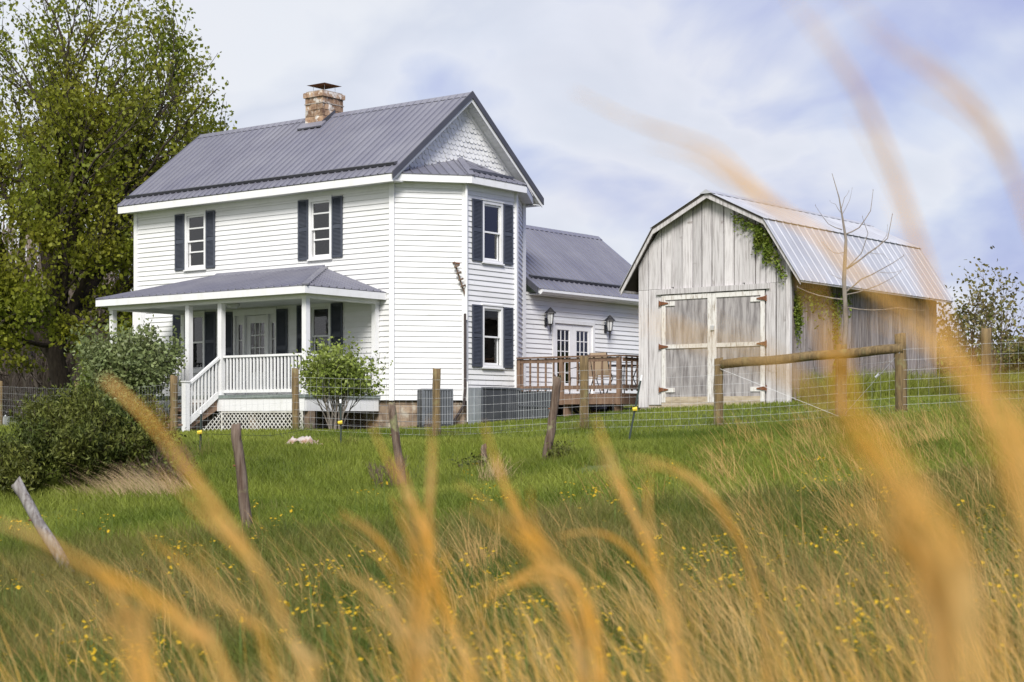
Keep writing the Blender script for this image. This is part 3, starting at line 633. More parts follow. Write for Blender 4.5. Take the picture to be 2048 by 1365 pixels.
# porch
PD, PR, PL = -2.40, -0.45, -7.15           # post line, right and left end posts
FZ = 0.56
pf = hpart(MB().box(PL - 0.1, PR + 0.1, PD - 0.12, -0.03, FZ - 0.06, FZ), 'porch_floor', K['porchfloor'])
for i in range(20):
    y = PD - 0.12 + i * 0.12
    if y + 0.115 < -0.03: MB().box(PL - 0.11, PR + 0.11, y + 0.003, y + 0.117, FZ + 0.001, FZ + 0.012).build('floor_board', K['porchfloor'], pf)
hpart(MB().box(PL - 0.05, PR + 0.05, PD - 0.09, PD - 0.05, 0.20, FZ - 0.062), 'skirt_board', K['trim'])
hpart(MB().box(PR + 0.02, PR + 0.06, PD - 0.05, -0.05, 0.20, FZ - 0.062), 'skirt_board', K['trim'])
hpart(MB().box(PL - 0.06, PL - 0.02, PD - 0.05, -0.05, 0.20, FZ - 0.062), 'skirt_board', K['trim'])
BZ = 2.72
for x, y in ((PR, PD), (-3.21, PD), (-4.34, PD), (PL, PD), (PR, -0.10), (PL, -0.10)):
    h = 0.065
    po = hpart(MB().box(x - h, x + h, y - h, y + h, FZ + 0.013, BZ), 'porch_post', K['trim'])
    MB().box(x - h - 0.015, x + h + 0.015, y - h - 0.015, y + h + 0.015, FZ + 0.014, FZ + 0.11).build('post_base', K['trim'], po)
beam = MB().box(PL - 0.09, PR + 0.09, PD - 0.085, PD + 0.085, BZ, BZ + 0.15)
beam.box(PR - 0.085, PR + 0.085, PD + 0.09, -0.03, BZ + 0.001, BZ + 0.149); beam.box(PL - 0.085, PL + 0.085, PD + 0.09, -0.03, BZ + 0.001, BZ + 0.149)
hpart(beam, 'porch_beam', K['trim'])
hpart(MB().box(PL + 0.09, PR - 0.09, PD + 0.09, -0.03, BZ + 0.10, BZ + 0.13), 'porch_ceiling', K['soffit'])
pe, px0, px1, pz, pt = -2.72, -7.42, -0.16, 2.97, 3.66
c0, c1, t1, t0 = (px0, pe, pz), (px1, pe, pz), (-2.15, -0.035, pt), (-6.0, -0.035, pt); w1, w0 = (px1, -0.035, pz), (px0, -0.035, pz)
mb = MB()
for pl in ((c0, c1, t1, t0), (c1, w1, t1), (w0, c0, t0)): mb.prism([Vector(p) + Vector((0, 0, -0.004)) for p in pl], (0, 0, -0.03))
prf = hpart(mb, 'porch_roof', K['soffit'])
for pl in ((c0, c1, t1, t0), (c1, w1, t1), (w0, c0, t0)): roof_face(prf, pl, K['metal'], pitch=0.25, lift=0.002, rib=0.034, ribw=0.05)
for a, b in ((c1, t1), (c0, t0)): MB().bar(Vector(a) + Vector((0, 0, 0.03)), Vector(b) + Vector((0, 0, 0.035)), 0.15, 0.03).build('hip_cap', K['metal'], prf)
MB().prism([(-6.0, -0.032, pt + 0.07), (-2.15, -0.032, pt + 0.07), (-2.15, -0.16, pt - 0.02), (-6.0, -0.16, pt - 0.02)], (0, 0, 0.02)).build('wall_flashing', K['metal'], prf)
v = (Vector(t1) - Vector(c1)); 
hpart(MB().box(px0, px1, pe - 0.005, pe + 0.02, pz - 0.16, pz - 0.006), 'fascia', K['trim'])
hpart(MB().box(px1 - 0.022, px1 + 0.003, pe + 0.021, -0.04, pz - 0.16, pz - 0.006), 'fascia', K['trim'])
hpart(MB().box(px0 - 0.003, px0 + 0.022, pe + 0.021, -0.04, pz - 0.16, pz - 0.006), 'fascia', K['trim'])
so = MB().box(px0 + 0.025, px1 - 0.025, pe + 0.021, PD - 0.087, pz - 0.15, pz - 0.13); so.box(PR + 0.092, px1 - 0.025, PD - 0.08, -0.04, pz - 0.15, pz - 0.13)
hpart(so, 'soffit', K['soffit'])
hpart(MB().tube([(-4.0, -1.3, BZ + 0.1), (-4.0, -1.3, BZ + 0.06), (-4.0, -1.3, BZ - 0.02)], [0.16, 0.17, 0.10], 14), 'ceiling_light', K['lampglass'], smooth=True)
def railing(p, q, z0=FZ + 0.10, z1=1.47, spacing=0.115, post0=0.09, post1=0.09, parent=house, m='trim', bw=0.036, topw=0.08):
    p = Vector(p); q = Vector(q); d = (q - p); L = d.length; d.normalize()
    a = p + d * post0; b = q - d * post1
    up = lambda v, z: Vector((v.x, v.y, z))
    r = hpart(MB().bar(up(a, z1), up(b, z1), topw, 0.05), 'railing', K[m], parent)
    MB().bar(up(a, z0), up(b, z0), 0.045, 0.07).build('bottom_rail', K[m], r)
    k = int((L - post0 - post1) / spacing); g = (L - post0 - post1) / (k + 1)
    for i in range(1, k + 1):
        c = a + d * (g * i); MB().bar(up(c, z0 + 0.03), up(c, z1 - 0.022), bw, bw, up=(d.x, d.y, 0)).build('baluster', K[m], r)
    return r
railing((-3.21, PD), (PR, PD)); railing((PL, PD), (-4.34, PD)); railing((PR, PD), (PR, -0.10)); railing((PL, PD), (PL, -0.10))
# steps with one sloping handrail
NY = -3.49; nz0 = -0.30
hpart(MB().box(-3.275, -3.145, NY - 0.065, NY + 0.065, nz0, 0.86), 'newel_post', K['trim'])
hpart(MB().box(-3.295, -3.125, NY - 0.085, NY + 0.085, 0.861, 0.89), 'newel_cap', K['trim'])
r = hpart(MB().bar((-3.21, PD - 0.066, 1.46), (-3.21, NY + 0.066, 0.80), 0.08, 0.055), 'stair_railing', K['trim'])
MB().bar((-3.21, PD - 0.10, 0.60), (-3.21, NY + 0.066, -0.06), 0.05, 0.13).build('bottom_rail', K['trim'], r)
for i in range(8):
    y = PD - 0.17 - i * 0.108; t = (y - PD) / (NY - PD); MB().bar((-3.21, y, 0.62 - 0.66 * t), (-3.21, y, 1.44 - 0.66 * t), 0.034, 0.034).build('baluster', K['trim'], r)
for x in (-3.30, -4.26):
    hpart(MB().prism([(x, PD - 0.1, 0.46), (x, PD - 0.1, 0.22), (x, NY - 0.02, -0.30), (x, NY - 0.02, -0.12)], (0.045, 0, 0)), 'stringer', K['stepwood'])
for i in range(4):
    y = PD - 0.14 - i * 0.255; z = 0.40 - i * 0.165
    hpart(MB().box(-4.3, -3.24, y - 0.26, y, z - 0.04, z), 'tread', K['stepwood'])
# lattice skirt
def lattice(F, s0, s1, z0, z1, poly=None):
    base = poly or [(s0, z0), (s1, z0), (s1, z1), (s0, z1)]
    mb = MB(); w = 0.017; g = 0.125
    for k, sgn in enumerate((1, -1)):
        c = -9.0
        while c < 9:
            f = lambda p: (p[0] * sgn + p[1])
            q = clip(clip(base, lambda p: f(p) - c), lambda p: c + 2 * w - f(p))
            if len(q) >= 3: mb.prism([F.pt(p[0], 0.004 + 0.007 * k, p[1]) for p in q], tuple(Vector(F.pt(0, 0.006, 0)) - Vector(F.pt(0, 0, 0))))
            c += g
    o = hpart(mb, 'lattice', K['lattice']); o['kind'] = 'stuff'
    fr = MB()
    if poly is None: ring(fr, F, s0, s1, z0, z1, 0.04, 0.018, 0.03); fr.build('lattice_frame', K['lattice'], o)
    return o
FP = Frame((PL, PD - 0.05), (PR, PD - 0.05))
lattice(FP, -3.14 - PL, PR - PL - 0.02, -0.36, 0.199)
lattice(FP, 0.02, -4.4 - PL, -0.40, 0.199)
FS = Frame((-3.18, NY + 0.15), (-3.18, PD - 0.06))
lattice(FS, 0, FS.L, 0, 0, poly=[(0.15, -0.34), (FS.L, -0.34), (FS.L, 0.20)])
for x in (PR, -2.2, -4.4, PL): hpart(MB().box(x - 0.09, x + 0.09, PD + 0.02, PD + 0.2, -0.45, 0.195), 'porch_pier', K['block'])
# foundation: core with laid blocks on the faces in view
fo = MB()
fo.box(-9.1, -0.05, 0.06, GW - 0.05, -0.6, SB - 0.015)
fo.prism([(0, 0.1, -0.6), (B1 - 0.12, BV1 + 0.02, -0.6), (B1 - 0.12, BV2 - 0.02, -0.6), (0, GW - 0.05, -0.6)], (0, 0, SB + 0.58)); fo.box(-4.55, -0.06, GW - 0.02, 11.3, -0.6, 0.48)
found = hpart(fo, 'foundation', K['mortar'])
def blocks(F, z0, z1, L=None, s0=0.0):
    k = 0; z = z0; L = L or F.L
    while z < z1 - 0.03:
        h = min(0.19, z1 - z - 0.008); s = s0 + (-0.2 if k % 2 else 0.0)
        while s < L:
            a, b = max(s, s0 + 0.01) + 0.005, min(s + 0.395, L - 0.01)
            if b - a > 0.05:
                j = rnd(-0.004, 0.004); MB().fbox(F, a, b, -0.10, -0.045 + j, z, z + h).build('foundation_block', K['block'], found)
            s += 0.4
        z += 0.2; k += 1
blocks(F1, -0.44, SB - 0.02); blocks(F2, -0.40, SB - 0.02)
blocks(FA, -0.46, SB - 0.02)
# downspout, conduit and service bracket on the bay corner
c = Vector((B1 + 0.09, BV1 - 0.06))
hpart(MB().tube([(c.x, c.y, 5.5), (c.x, c.y, 5.2), (c.x + 0.0, c.y, 2.35)], 0.035, 8), 'downspout', K['trim'])
hpart(MB().tube([(c.x - 0.01, c.y - 0.03, 2.5), (c.x - 0.01, c.y - 0.03, 0.75), (c.x - 0.02, c.y - 0.06, 0.35), (c.x - 0.22, c.y - 0.25, -0.1), (c.x - 0.5, c.y - 0.55, -0.28)], 0.034, 8), 'conduit', mat('conduit_brown', (0.06, 0.045, 0.042), None, 0.5))
hpart(MB().tube([(c.x + 0.045, c.y - 0.01, 0.9), (c.x + 0.05, c.y - 0.015, -0.05)], 0.018, 6), 'condensate_pipe', K['whiteplastic'])
br = hpart(MB().bar(F1.pt(F1.L - 0.02, 0.10, 2.95), F1.pt(F1.L - 0.27, 0.09, 3.72), 0.035, 0.035), 'service_bracket', K['twig'])
for k in range(4):
    t = 0.25 + 0.2 * k; s = F1.L - 0.02 - 0.25 * t; z = 2.95 + 0.77 * t
    MB().bar(F1.pt(s - 0.05, 0.13, z - 0.02), F1.pt(s + 0.07, 0.15, z + 0.03), 0.04, 0.04).build('insulator', K['twig'], br)
hpart(MB().bar(F1.pt(F1.L - 0.30, 0.05, 3.70), F1.pt(F1.L - 0.13, 0.05, 3.69), 0.03, 0.03), 'anchor_bracket', K['rust'])
# wall lanterns beside the French doors
def lantern(v, z):
    s = v - GW
    o = hpart(MB().fbox(FE, s - 0.05, s + 0.05, 0.03, 0.055, z - 0.20, z + 0.02), 'wall_lantern', K['iron'])
    P = lambda n, dz, ds=0: FE.pt(s + ds, n, z + dz)
    MB().tube([P(0.05, -0.10), P(0.12, -0.16), P(0.19, -0.12)], 0.012, 6).build('arm', K['iron'], o)
    MB().tube([P(0.19, -0.14), P(0.19, 0.13)], [0.06, 0.105], 6).build('glass', K['lampglass'], o)
    mb = MB().tube([P(0.19, 0.13), P(0.19, 0.15), P(0.19, 0.21), P(0.19, 0.25), P(0.19, 0.29)], [0.155, 0.15, 0.085, 0.05, 0.012], 6)
    mb.build('lamp_roof', K['iron'], o)
    mb = MB().tube([P(0.19, -0.14), P(0.19, -0.18), P(0.19, -0.40)], [0.065, 0.03, 0.008], 6)
    for k in range(6):
        an = k * math.pi / 3; a = Vector(P(0.19, -0.14)); b = Vector(P(0.19, 0.13)); o2 = Vector((math.cos(an), math.sin(an), 0))
        mb.tube([a + o2 * 0.064, b + o2 * 0.109], 0.008, 4)
    mb.build('lamp_cage', K['iron'], o)
lantern(6.0, 2.66); lantern(8.78, 2.60)

# skirting panels along the bay and the deck corner
def world_thing(name, label, cat, x, y, rz=-HA, group=None, z=None):
    wx, wy = hw(x, y); return thing(name, label, cat, (wx, wy, gz(wx, wy) if z is None else z), rz, group)
t = world_thing('skirting_panel', 'light galvanised sheet standing at the foot of the bay corner', 'metal panel', B1 + 0.2, 1.22)
zt = 0.76 - t.location.z
MB().box(-0.012, 0.012, 0.0, 0.46, -0.1, zt).build('sheet', K['sheet'], t); MB().bar((0.02, 0.2, -0.05), (0.02, 0.2, zt - 0.02), 0.02, 0.02).build('stiffener', K['sheet'], t)
t = world_thing('skirting_panel', 'dark grey framed panel leaning below the lower bay window', 'metal panel', B1 + 0.2, 1.70)
zt = 0.76 - t.location.z
MB().box(-0.012, 0.012, 0.0, 1.50, -0.12, zt - 0.02).build('sheet', K['darksheet'], t)
mb = MB().bar((0.015, 0, zt), (0.015, 1.5, zt), 0.04, 0.04); mb.bar((0.015, 0.02, -0.1), (0.015, 0.02, zt), 0.03, 0.03); mb.bar((0.015, 1.48, -0.1), (0.015, 1.48, zt), 0.03, 0.03)
mb.build('frame', K['acgrey'], t)
for k in range(7): MB().tube([(0.03, 0.95 + k * 0.08, -0.08), (0.03, 0.95 + k * 0.08, zt)], 0.008, 5).build('bar', K['acgrey'], t)
t = world_thing('barred_gate', 'grey barred metal panel beside the deck corner', 'gate', 1.32, 3.10)
zt = 0.74 - t.location.z
mb = MB().bar((0, 0, zt), (0.98, 0, zt), 0.035, 0.035); mb.bar((0, 0, -0.02), (0.98, 0, 0.02), 0.03, 0.03); mb.bar((0, 0, zt * 0.5), (0.98, 0, zt * 0.5 - 0.04), 0.02, 0.02)
mb.build('frame', K['acgrey'], t)
for k in range(13): MB().tube([(0.02 + k * 0.078, 0, -0.05), (0.02 + k * 0.078, 0, zt)], 0.007, 5).build('bar', K['sheet'], t)
MB().box(0.0, 0.98, 0.05, 0.062, -0.1, zt - 0.05).build('backing_sheet', K['darksheet'], t)
# condenser unit
px, py = F1.p + F1.d * 0.90 + F1.n * 0.62
t = world_thing('air_conditioner', 'grey louvred air conditioner unit standing against the bay foundation', 'air conditioner', px, py, -HA + math.atan2(F1.d.y, F1.d.x))
MB().box(-0.37, 0.37, -0.33, 0.33, -0.06, 0.06).build('base_pad', K['acdark'], t)
MB().box(-0.325, 0.325, -0.285, 0.285, 0.06, 0.86).build('core', K['acdark'], t)
MB().box(-0.36, 0.36, -0.32, 0.32, 0.86, 0.90).build('top_cover', K['acgrey'], t)
for sx in (-1, 1):
    for sy in (-1, 1): MB().box(sx * 0.345 - 0.02, sx * 0.345 + 0.02, sy * 0.305 - 0.02, sy * 0.305 + 0.02, 0.06, 0.859).build('corner_post', K['acgrey'], t)
for i in range(11):
    x = -0.30 + i * 0.06; MB().prism([(x - 0.024, -0.315, 0.08), (x + 0.014, -0.315, 0.08), (x + 0.024, -0.29, 0.08)], (0, 0, 0.77)).build('louvre', K['acgrey'], t)
for i in range(9):
    y = -0.25 + i * 0.06
    for sx in (-1, 1): MB().prism([(sx * 0.355, y - 0.02, 0.08), (sx * 0.355, y + 0.012, 0.08), (sx * 0.33, y + 0.022, 0.08)], (0, 0, 0.77)).build('louvre', K['acgrey'], t)

# ------------------------------------------------------------------ deck with table and chair
DX0, DX1, DY0, DY1, DZ = 1.22, 4.2, 3.27, 8.9, 0.62
dwx, dwy = hw(DX1, DY0)
deck = thing('deck', 'brown wooden deck with railing beside the French doors', 'deck', (dwx, dwy, 0.0), -HA)
def dp(mb, name, m, parent=None): return mb.build(name, m, parent or deck)
ox, oy = DX1, DY0                                  # deck-local plan = house plan minus its corner
BX = lambda x0, x1, y0, y1, z0, z1: MB().box(x0 - ox, x1 - ox, y0 - oy, y1 - oy, z0, z1)
fl = dp(BX(DX0, DX1, DY0 + 0.02, DY1, DZ - 0.20, DZ - 0.035), 'floor_frame', K['deck'])
y = DY0
while y < DY1 - 0.14:
    x0 = DX0 if y < 5.0 else 0.06
    BX(x0, DX1 + 0.03, y + 0.004, y + 0.138, DZ - 0.034, DZ).build('deck_board', K['deck'], fl); y += 0.14
dp(BX(DX0, DX1 + 0.02, DY0 - 0.03, DY0 - 0.001, DZ - 0.25, DZ - 0.036), 'rim_joist', K['deck']); dp(BX(DX1 + 0.001, DX1 + 0.04, DY0 - 0.03, DY1, DZ - 0.25, DZ - 0.036), 'rim_joist', K['deck'])
for x, y in ((DX0 + 0.05, DY0), (2.55, DY0), (DX1, DY0), (DX1, 5.1), (DX1, 7.0), (DX1, DY1 - 0.05)):
    dp(BX(x - 0.05, x + 0.05, y - 0.085 if y == DY0 else y - 0.05, y - 0.031 + 0.03 if y == DY0 else y + 0.05, DZ - 0.26, DZ + 0.86), 'post', K['deck'])
for x, y in ((DX1 - 0.12, DY0 + 0.12), (2.6, DY0 + 0.12), (1.7, DY0 + 0.2), (DX1 - 0.12, 6.0), (DX1 - 0.12, 8.5), (0.4, 6.0), (0.4, 8.5)):
    dp(BX(x - 0.07, x + 0.07, y - 0.07, y + 0.07, -0.35, DZ - 0.21), 'support', K['deck'])
def drail(p, q):
    p = Vector((p[0] - ox, p[1] - oy)); q = Vector((q[0] - ox, q[1] - oy)); d = (q - p); L = d.length; d.normalize(); up = lambda v, z: Vector((v.x, v.y, z))
    r = dp(MB().bar(up(p, DZ + 0.885), up(q, DZ + 0.885), 0.14, 0.036), 'railing', K['deck'])
    MB().bar(up(p, DZ + 0.80), up(q, DZ + 0.80), 0.04, 0.09).build('top_rail', K['deck'], r); MB().bar(up(p, DZ + 0.15), up(q, DZ + 0.15), 0.04, 0.09).build('bottom_rail', K['deck'], r)
    k = int(L / 0.235)
    for i in range(k):
        c = p + d * (0.14 + i * 0.235)
        if (c - p).length < L - 0.06: MB().bar(up(c, DZ + 0.06), up(c, DZ + 0.86), 0.036, 0.036, up=(d.x, d.y, 0)).build('baluster', K['deck'], r)
drail((DX0 + 0.02, DY0 - 0.055), (DX1 + 0.04, DY0 - 0.055)); drail((DX1 + 0.055, DY0 + 0.05), (DX1 + 0.055, DY1))
def chair(x, y, rz, label):
    wx, wy = hw(x, y); t = thing('patio_chair', label, 'chair', (wx, wy, DZ + 0.002), rz, 'patio chairs on the deck')
    mb = MB()
    for sx in (-1, 1):
        mb.tube([(sx * 0.25, -0.26, 0), (sx * 0.25, -0.22, 0.42), (sx * 0.25, 0.20, 0.40), (sx * 0.24, 0.34, 0.98)], 0.014, 6)
        mb.tube([(sx * 0.25, 0.34, 0), (sx * 0.25, 0.18, 0.40)], 0.014, 6)
        mb.tube([(sx * 0.27, -0.22, 0.42), (sx * 0.28, -0.22, 0.64), (sx * 0.28, 0.0, 0.67), (sx * 0.26, 0.27, 0.66)], 0.014, 6)
    mb.build('frame', K['iron'], t)
    MB().box(-0.24, 0.24, -0.22, 0.20, 0.40, 0.42).build('seat', K['tan'], t)
    MB().prism([(-0.235, 0.20, 0.44), (0.235, 0.20, 0.44), (0.235, 0.335, 0.98), (-0.235, 0.335, 0.98)], (0, 0.015, 0.0)).build('backrest', K['tan'], t)
chair(3.35, 3.95, -HA + math.pi, 'tan sling patio chair behind the front deck railing')
chair(2.25, 4.6, -HA - 1.7, 'tan patio chair left of the table on the deck')
tx, ty = hw(3.2, 4.9); t = thing('patio_table', 'dark metal patio table behind the tan chair on the deck', 'table', (tx, ty, DZ + 0.002), -HA)
MB().tube([(0, 0, 0.70), (0, 0, 0.72)], 0.55, 20).build('table_top', K['iron'], t)
for k in range(4):
    an = k * math.pi / 2 + 0.5; MB().tube([(0.42 * math.cos(an), 0.42 * math.sin(an), 0), (0.25 * math.cos(an), 0.25 * math.sin(an), 0.4), (0.36 * math.cos(an), 0.36 * math.sin(an), 0.71)], 0.014, 6).build('leg', K['iron'], t)

# ------------------------------------------------------------------ barn
BA = R(38.4); BXW, BYW = (1580 - CX) / FPX * 33.7, 33.7; BZ0 = 0.25
barn = thing('barn', 'weathered grey board barn with gambrel tin roof and double doors', 'barn', (BXW, BYW, BZ0), -BA)
def bpart(mb, name, m, parent=barn, smooth=False): return mb.build(name, m, parent, smooth, -BZ0 if parent is barn else 0.0)
def bw(x, y):
    c, s = math.cos(-BA), math.sin(-BA); return (BXW + c * x - s * y, BYW + s * x + c * y)
BW, BL = 3.8, 7.3
bez, bbz, brz = 2.90, 4.20, 4.87; be, bb = 0.33, 0.52
def btop(x):                                        # underside of roof at front, x from -BW to 0
    x = min(-x, BW + x)                              # distance from nearer side
    if x < bb: return bez + (bbz - bez) * (x + be) / (bb + be)
    return bbz + (brz - bbz) * (x - bb) / (BW / 2 - bb)
FB = Frame((-BW, 0), (0, 0)); FBS = Frame((0, 0), (0, BL)); FBL = Frame((-BW, BL), (-BW, 0)); FBB = Frame((0, BL), (-BW, BL))
dz0, dz1 = 0.38, 2.72; dx0, dx1 = -3.17, -0.60
prof = [(0, 0.30), (0, btop(0) - 0.05), (-bb, bbz - 0.06), (-BW / 2, brz - 0.06), (-BW + bb, bbz - 0.06), (-BW, btop(-BW) - 0.05), (-BW, 0.30)]
front = bpart(MB().prism([(x, 0.06, z) for x, z in prof], (0, 0.02, 0)), 'front_wall', K['barnin'])
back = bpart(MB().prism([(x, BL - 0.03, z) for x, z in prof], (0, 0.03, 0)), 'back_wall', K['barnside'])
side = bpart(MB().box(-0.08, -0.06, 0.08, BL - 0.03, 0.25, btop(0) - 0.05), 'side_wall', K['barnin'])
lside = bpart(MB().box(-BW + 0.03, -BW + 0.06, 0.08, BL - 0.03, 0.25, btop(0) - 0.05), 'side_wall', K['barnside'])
def vboard(F, s0, s1, z0, zf, parent, m, n0=0.0, n1=0.024, tilt=0.0):
    j = rnd(-0.004, 0.004); P = F.pt; za, zb = zf(s0), zf(s1)
    pts = [P(s0, n1 + j, z0), P(s1, n1 + j, z0), P(s1, n0, z0), P(s0, n0, z0), P(s0, n1 + j, za), P(s1, n1 + j, zb), P(s1, n0, zb), P(s0, n0, za)]
    return MB().poly(pts, MB.HEX).build('board', m, parent)
s = 0.0; FBo = lambda s: btop(-BW + s) - 0.03
while s < BW - 0.02:
    e = s + rnd(0.22, 0.31)
    for stop in (BW + dx0 - 0.015, BW + dx1 + 0.015, BW):
        if s < stop - 0.001 and e > stop - 0.12: e = stop; break
    xa, xb = -BW + s, -BW + e; g = rnd(0.016, 0.034)
    over = (xa + xb) / 2 > dx0 - 0.02 and (xa + xb) / 2 < dx1 + 0.02
    if over: vboard(FB, s + g / 2, e - g / 2, 2.74 + rnd(-0.02, 0.02), FBo, front, K['barnwood'], -0.055, -0.025)
    else:
        jz = 2.86 + rnd(-0.01, 0.01)
        vboard(FB, s + g / 2, e - g / 2, 0.30 + rnd(-0.05, 0.06), lambda q: jz, front, K['barnwood'], -0.055, -0.02)
        vboard(FB, s + g / 2, e - g / 2, jz + 0.006, FBo, front, K['barnwood'], -0.055, -0.024)
    if random.random() < 0.25 and 0.15 < s < BW - 0.3:
        zb0 = 2.9 if over else 0.36
        vboard(FB, e - 0.03, e + 0.028, zb0, lambda q: FBo(q) - 0.02, front, K['barnwood'], -0.02, -0.004).name = 'batten'
    s = e
s = 0.0
while s < BL - 0.02:
    e = min(s + rnd(0.17, 0.26), BL); g = rnd(0.014, 0.032)
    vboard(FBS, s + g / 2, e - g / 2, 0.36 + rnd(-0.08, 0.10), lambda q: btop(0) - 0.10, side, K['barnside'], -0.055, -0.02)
    s = e
bpart(MB().fbox(FB, BW - 0.09, BW + 0.012, -0.06, 0.012, 0.36, btop(0) - 0.08), 'corner_board', K['barnwood'])
bpart(MB().fbox(FB, BW + dx0 - 0.12, BW + dx1 + 0.12, -0.02, 0.03, 2.745, 2.86), 'lintel', K['barnwood'])
for x0, x1, flip in ((dx0, (dx0 + dx1) / 2 - 0.008, 0), ((dx0 + dx1) / 2 + 0.008, dx1, 1)):
    a, b = x0 + BW, x1 + BW
    d = bpart(MB().fbox(FB, a, b, -0.05, -0.03, dz0, dz1), 'barn_door', K['barnply'])
    zm = 1.60
    for k in range(3):
        q0 = a + 0.1 + (b - a - 0.2) * k / 3; q1 = a + 0.1 + (b - a - 0.2) * (k + 1) / 3
        MB().fbox(FB, q0 + 0.003, q1 - 0.003, -0.029, -0.02, dz0 + 0.12, zm - 0.05).build('lower_board', K['barnply'], d)
    MB().fbox(FB, a + 0.1, b - 0.1, -0.029, -0.02, zm + 0.05, dz1 - 0.1).build('upper_panel', K['barnply'], d)
    for q in ((a, a + 0.10, dz0, dz1), (b - 0.10, b, dz0, dz1)): MB().fbox(FB, q[0], q[1], -0.029, 0.0, q[2], q[3]).build('stile', K['barnpaint'], d)
    for q in ((dz1 - 0.10, dz1), (zm - 0.045, zm + 0.045)): MB().fbox(FB, a + 0.101, b - 0.101, -0.029, 0.002, q[0], q[1]).build('rail', K['barnpaint'], d)
    MB().fbox(FB, a + 0.101, b - 0.101, -0.029, -0.004, dz0, dz0 + 0.12).build('rail', K['barnbase'], d)
    for zh in (dz0 + 0.28, zm, dz1 - 0.17):
        h0 = a - 0.06 if not flip else b + 0.06; dr = 1 if not flip else -1
        MB().prism([FB.pt(h0, 0.012, zh - 0.07), FB.pt(h0, 0.012, zh + 0.07), FB.pt(h0 + dr * 0.04, 0.012, zh + 0.045), FB.pt(h0 + dr * 0.24, 0.012, zh + 0.012), FB.pt(h0 + dr * 0.24, 0.012, zh - 0.012), FB.pt(h0 + dr * 0.04, 0.012, zh - 0.045)][:: (1 if dr < 0 else -1)], (0, -0.012, 0)).build('hinge', K['rust'], d)
        if zh != zm: MB().fbox(FB, min(h0 + dr * 0.15, h0 + dr * 0.40), max(h0 + dr * 0.15, h0 + dr * 0.40), -0.019, 0.004, zh - 0.06, zh + 0.035).build('hinge_block', K['barnpaint'], d)
    if flip: MB().fbox(FB, a - 0.03, a + 0.05, 0.0, 0.03, 1.92, 2.02).build('latch', K['steel'], d)
bpart(MB().fbox(FB, BW + dx0, BW + dx1, -0.06, -0.005, 0.27, dz0 - 0.004), 'door_sill', K['barnbase'])
bpart(MB().fbox(FB, 0.02, BW - 0.02, -0.09, -0.056, 0.12, 0.36), 'sill_beam', K['barnbase'])
for x, y in ((-BW + 0.25, 0.05), (-0.3, 0.05), (-0.15, 3.6), (-0.15, 7.0), (-1.9, 0.08)): bpart(MB().box(x - 0.18, x + 0.18, y - 0.02, y + 0.25, 0.0, 0.28), 'foundation_stone', K['mortar'])
ry0, ry1 = -0.22, BL + 0.2
RPn = [(be, bez), (-bb, bbz), (-BW / 2, brz), (-BW + bb, bbz), (-BW - be, bez)]
mb = MB()
for i in range(4):
    (xa, za), (xb, zb) = RPn[i], RPn[i + 1]
    mb.prism([(xa, ry0 + 0.02, za), (xa, ry1 - 0.02, za), (xb, ry1 - 0.02, zb), (xb, ry0 + 0.02, zb)], (0, 0, -0.02))
broof = bpart(mb, 'roof', K['barnin'])
for i in range(4):
    (xa, za), (xb, zb) = RPn[i], RPn[i + 1]
    low, high = ((xa, za), (xb, zb)) if za < zb else ((xb, zb), (xa, za))
    dv = Vector((low[0] - high[0], 0, low[1] - high[1])).normalized() * 0.05
    lo3 = (low[0] + dv.x, low[1] + dv.z)
    pl = [(lo3[0], ry0, lo3[1]), (lo3[0], ry1, lo3[1]), (high[0], ry1, high[1]), (high[0], ry0, high[1])]
    if low[0] < -BW / 2: pl = [pl[1], pl[0], pl[3], pl[2]]
    roof_face(broof, pl, K['galv'], pitch=0.62, thick=0.006, rib=0.014, ribw=0.075, name='roof_sheet', lift=0.006 + 0.012 * (i in (1, 2)), nrib=2)
MB().prism([(-BW / 2 - 0.16, ry0 - 0.01, brz - 0.035), (-BW / 2, ry0 - 0.01, brz + 0.055), (-BW / 2 + 0.16, ry0 - 0.01, brz - 0.035)], (0, ry1 - ry0 + 0.02, 0)).build('ridge_cap', K['galv'], broof)
for i in range(4):                                   # verge boards along the front edge of the roof
    (xa, za), (xb, zb) = RPn[i], RPn[i + 1]
    MB().prism([(xa, ry0 + 0.04, za - 0.022), (xb, ry0 + 0.04, zb - 0.022), (xb, ry0 + 0.04, zb - 0.13), (xa, ry0 + 0.04, za - 0.12)], (0, 0.03, 0)).build('verge_board', K['barnwood'], broof)
for i in (0, 3):                                     # eave purlin
    x, zq = RPn[0] if i == 0 else RPn[4]; MB().box(x - 0.05, x + 0.02, ry0 + 0.06, ry1 - 0.05, zq - 0.07, zq - 0.021).build('eave_board', K['barnwood'], broof)

# ------------------------------------------------------------------ leaves, branches, plants
def leaf_mesh(name, C, size, m, up=0.0, asp=0.62, rng=RNG):
    C = np.asarray(C, float); n = len(C)
    D = rng.normal(size=(n, 3)); D[:, 2] += up; D /= np.linalg.norm(D, axis=1)[:, None]
    T = rng.normal(size=(n, 3)); T -= (T * D).sum(1)[:, None] * D; T /= np.linalg.norm(T, axis=1)[:, None] + 1e-9
    Nn = np.cross(D, T); s = size * rng.uniform(0.65, 1.3, n)[:, None]
    p0 = C; p2 = C + D * s; mid = C + D * s * 0.5 + Nn * s * 0.10
    V = np.stack([p0, mid + T * s * asp * 0.5, p2, mid - T * s * asp * 0.5], 1).reshape(-1, 3)
    i = np.arange(n)[:, None] * 4
    return fast_mesh(name, V, i + np.array([[0, 1, 2, 3]]), m)
def leaf_obj(name, C, size, m, parent, **k):
    o = bpy.data.objects.new(name, leaf_mesh(name, C, size, m, **k)); return link(o, parent)
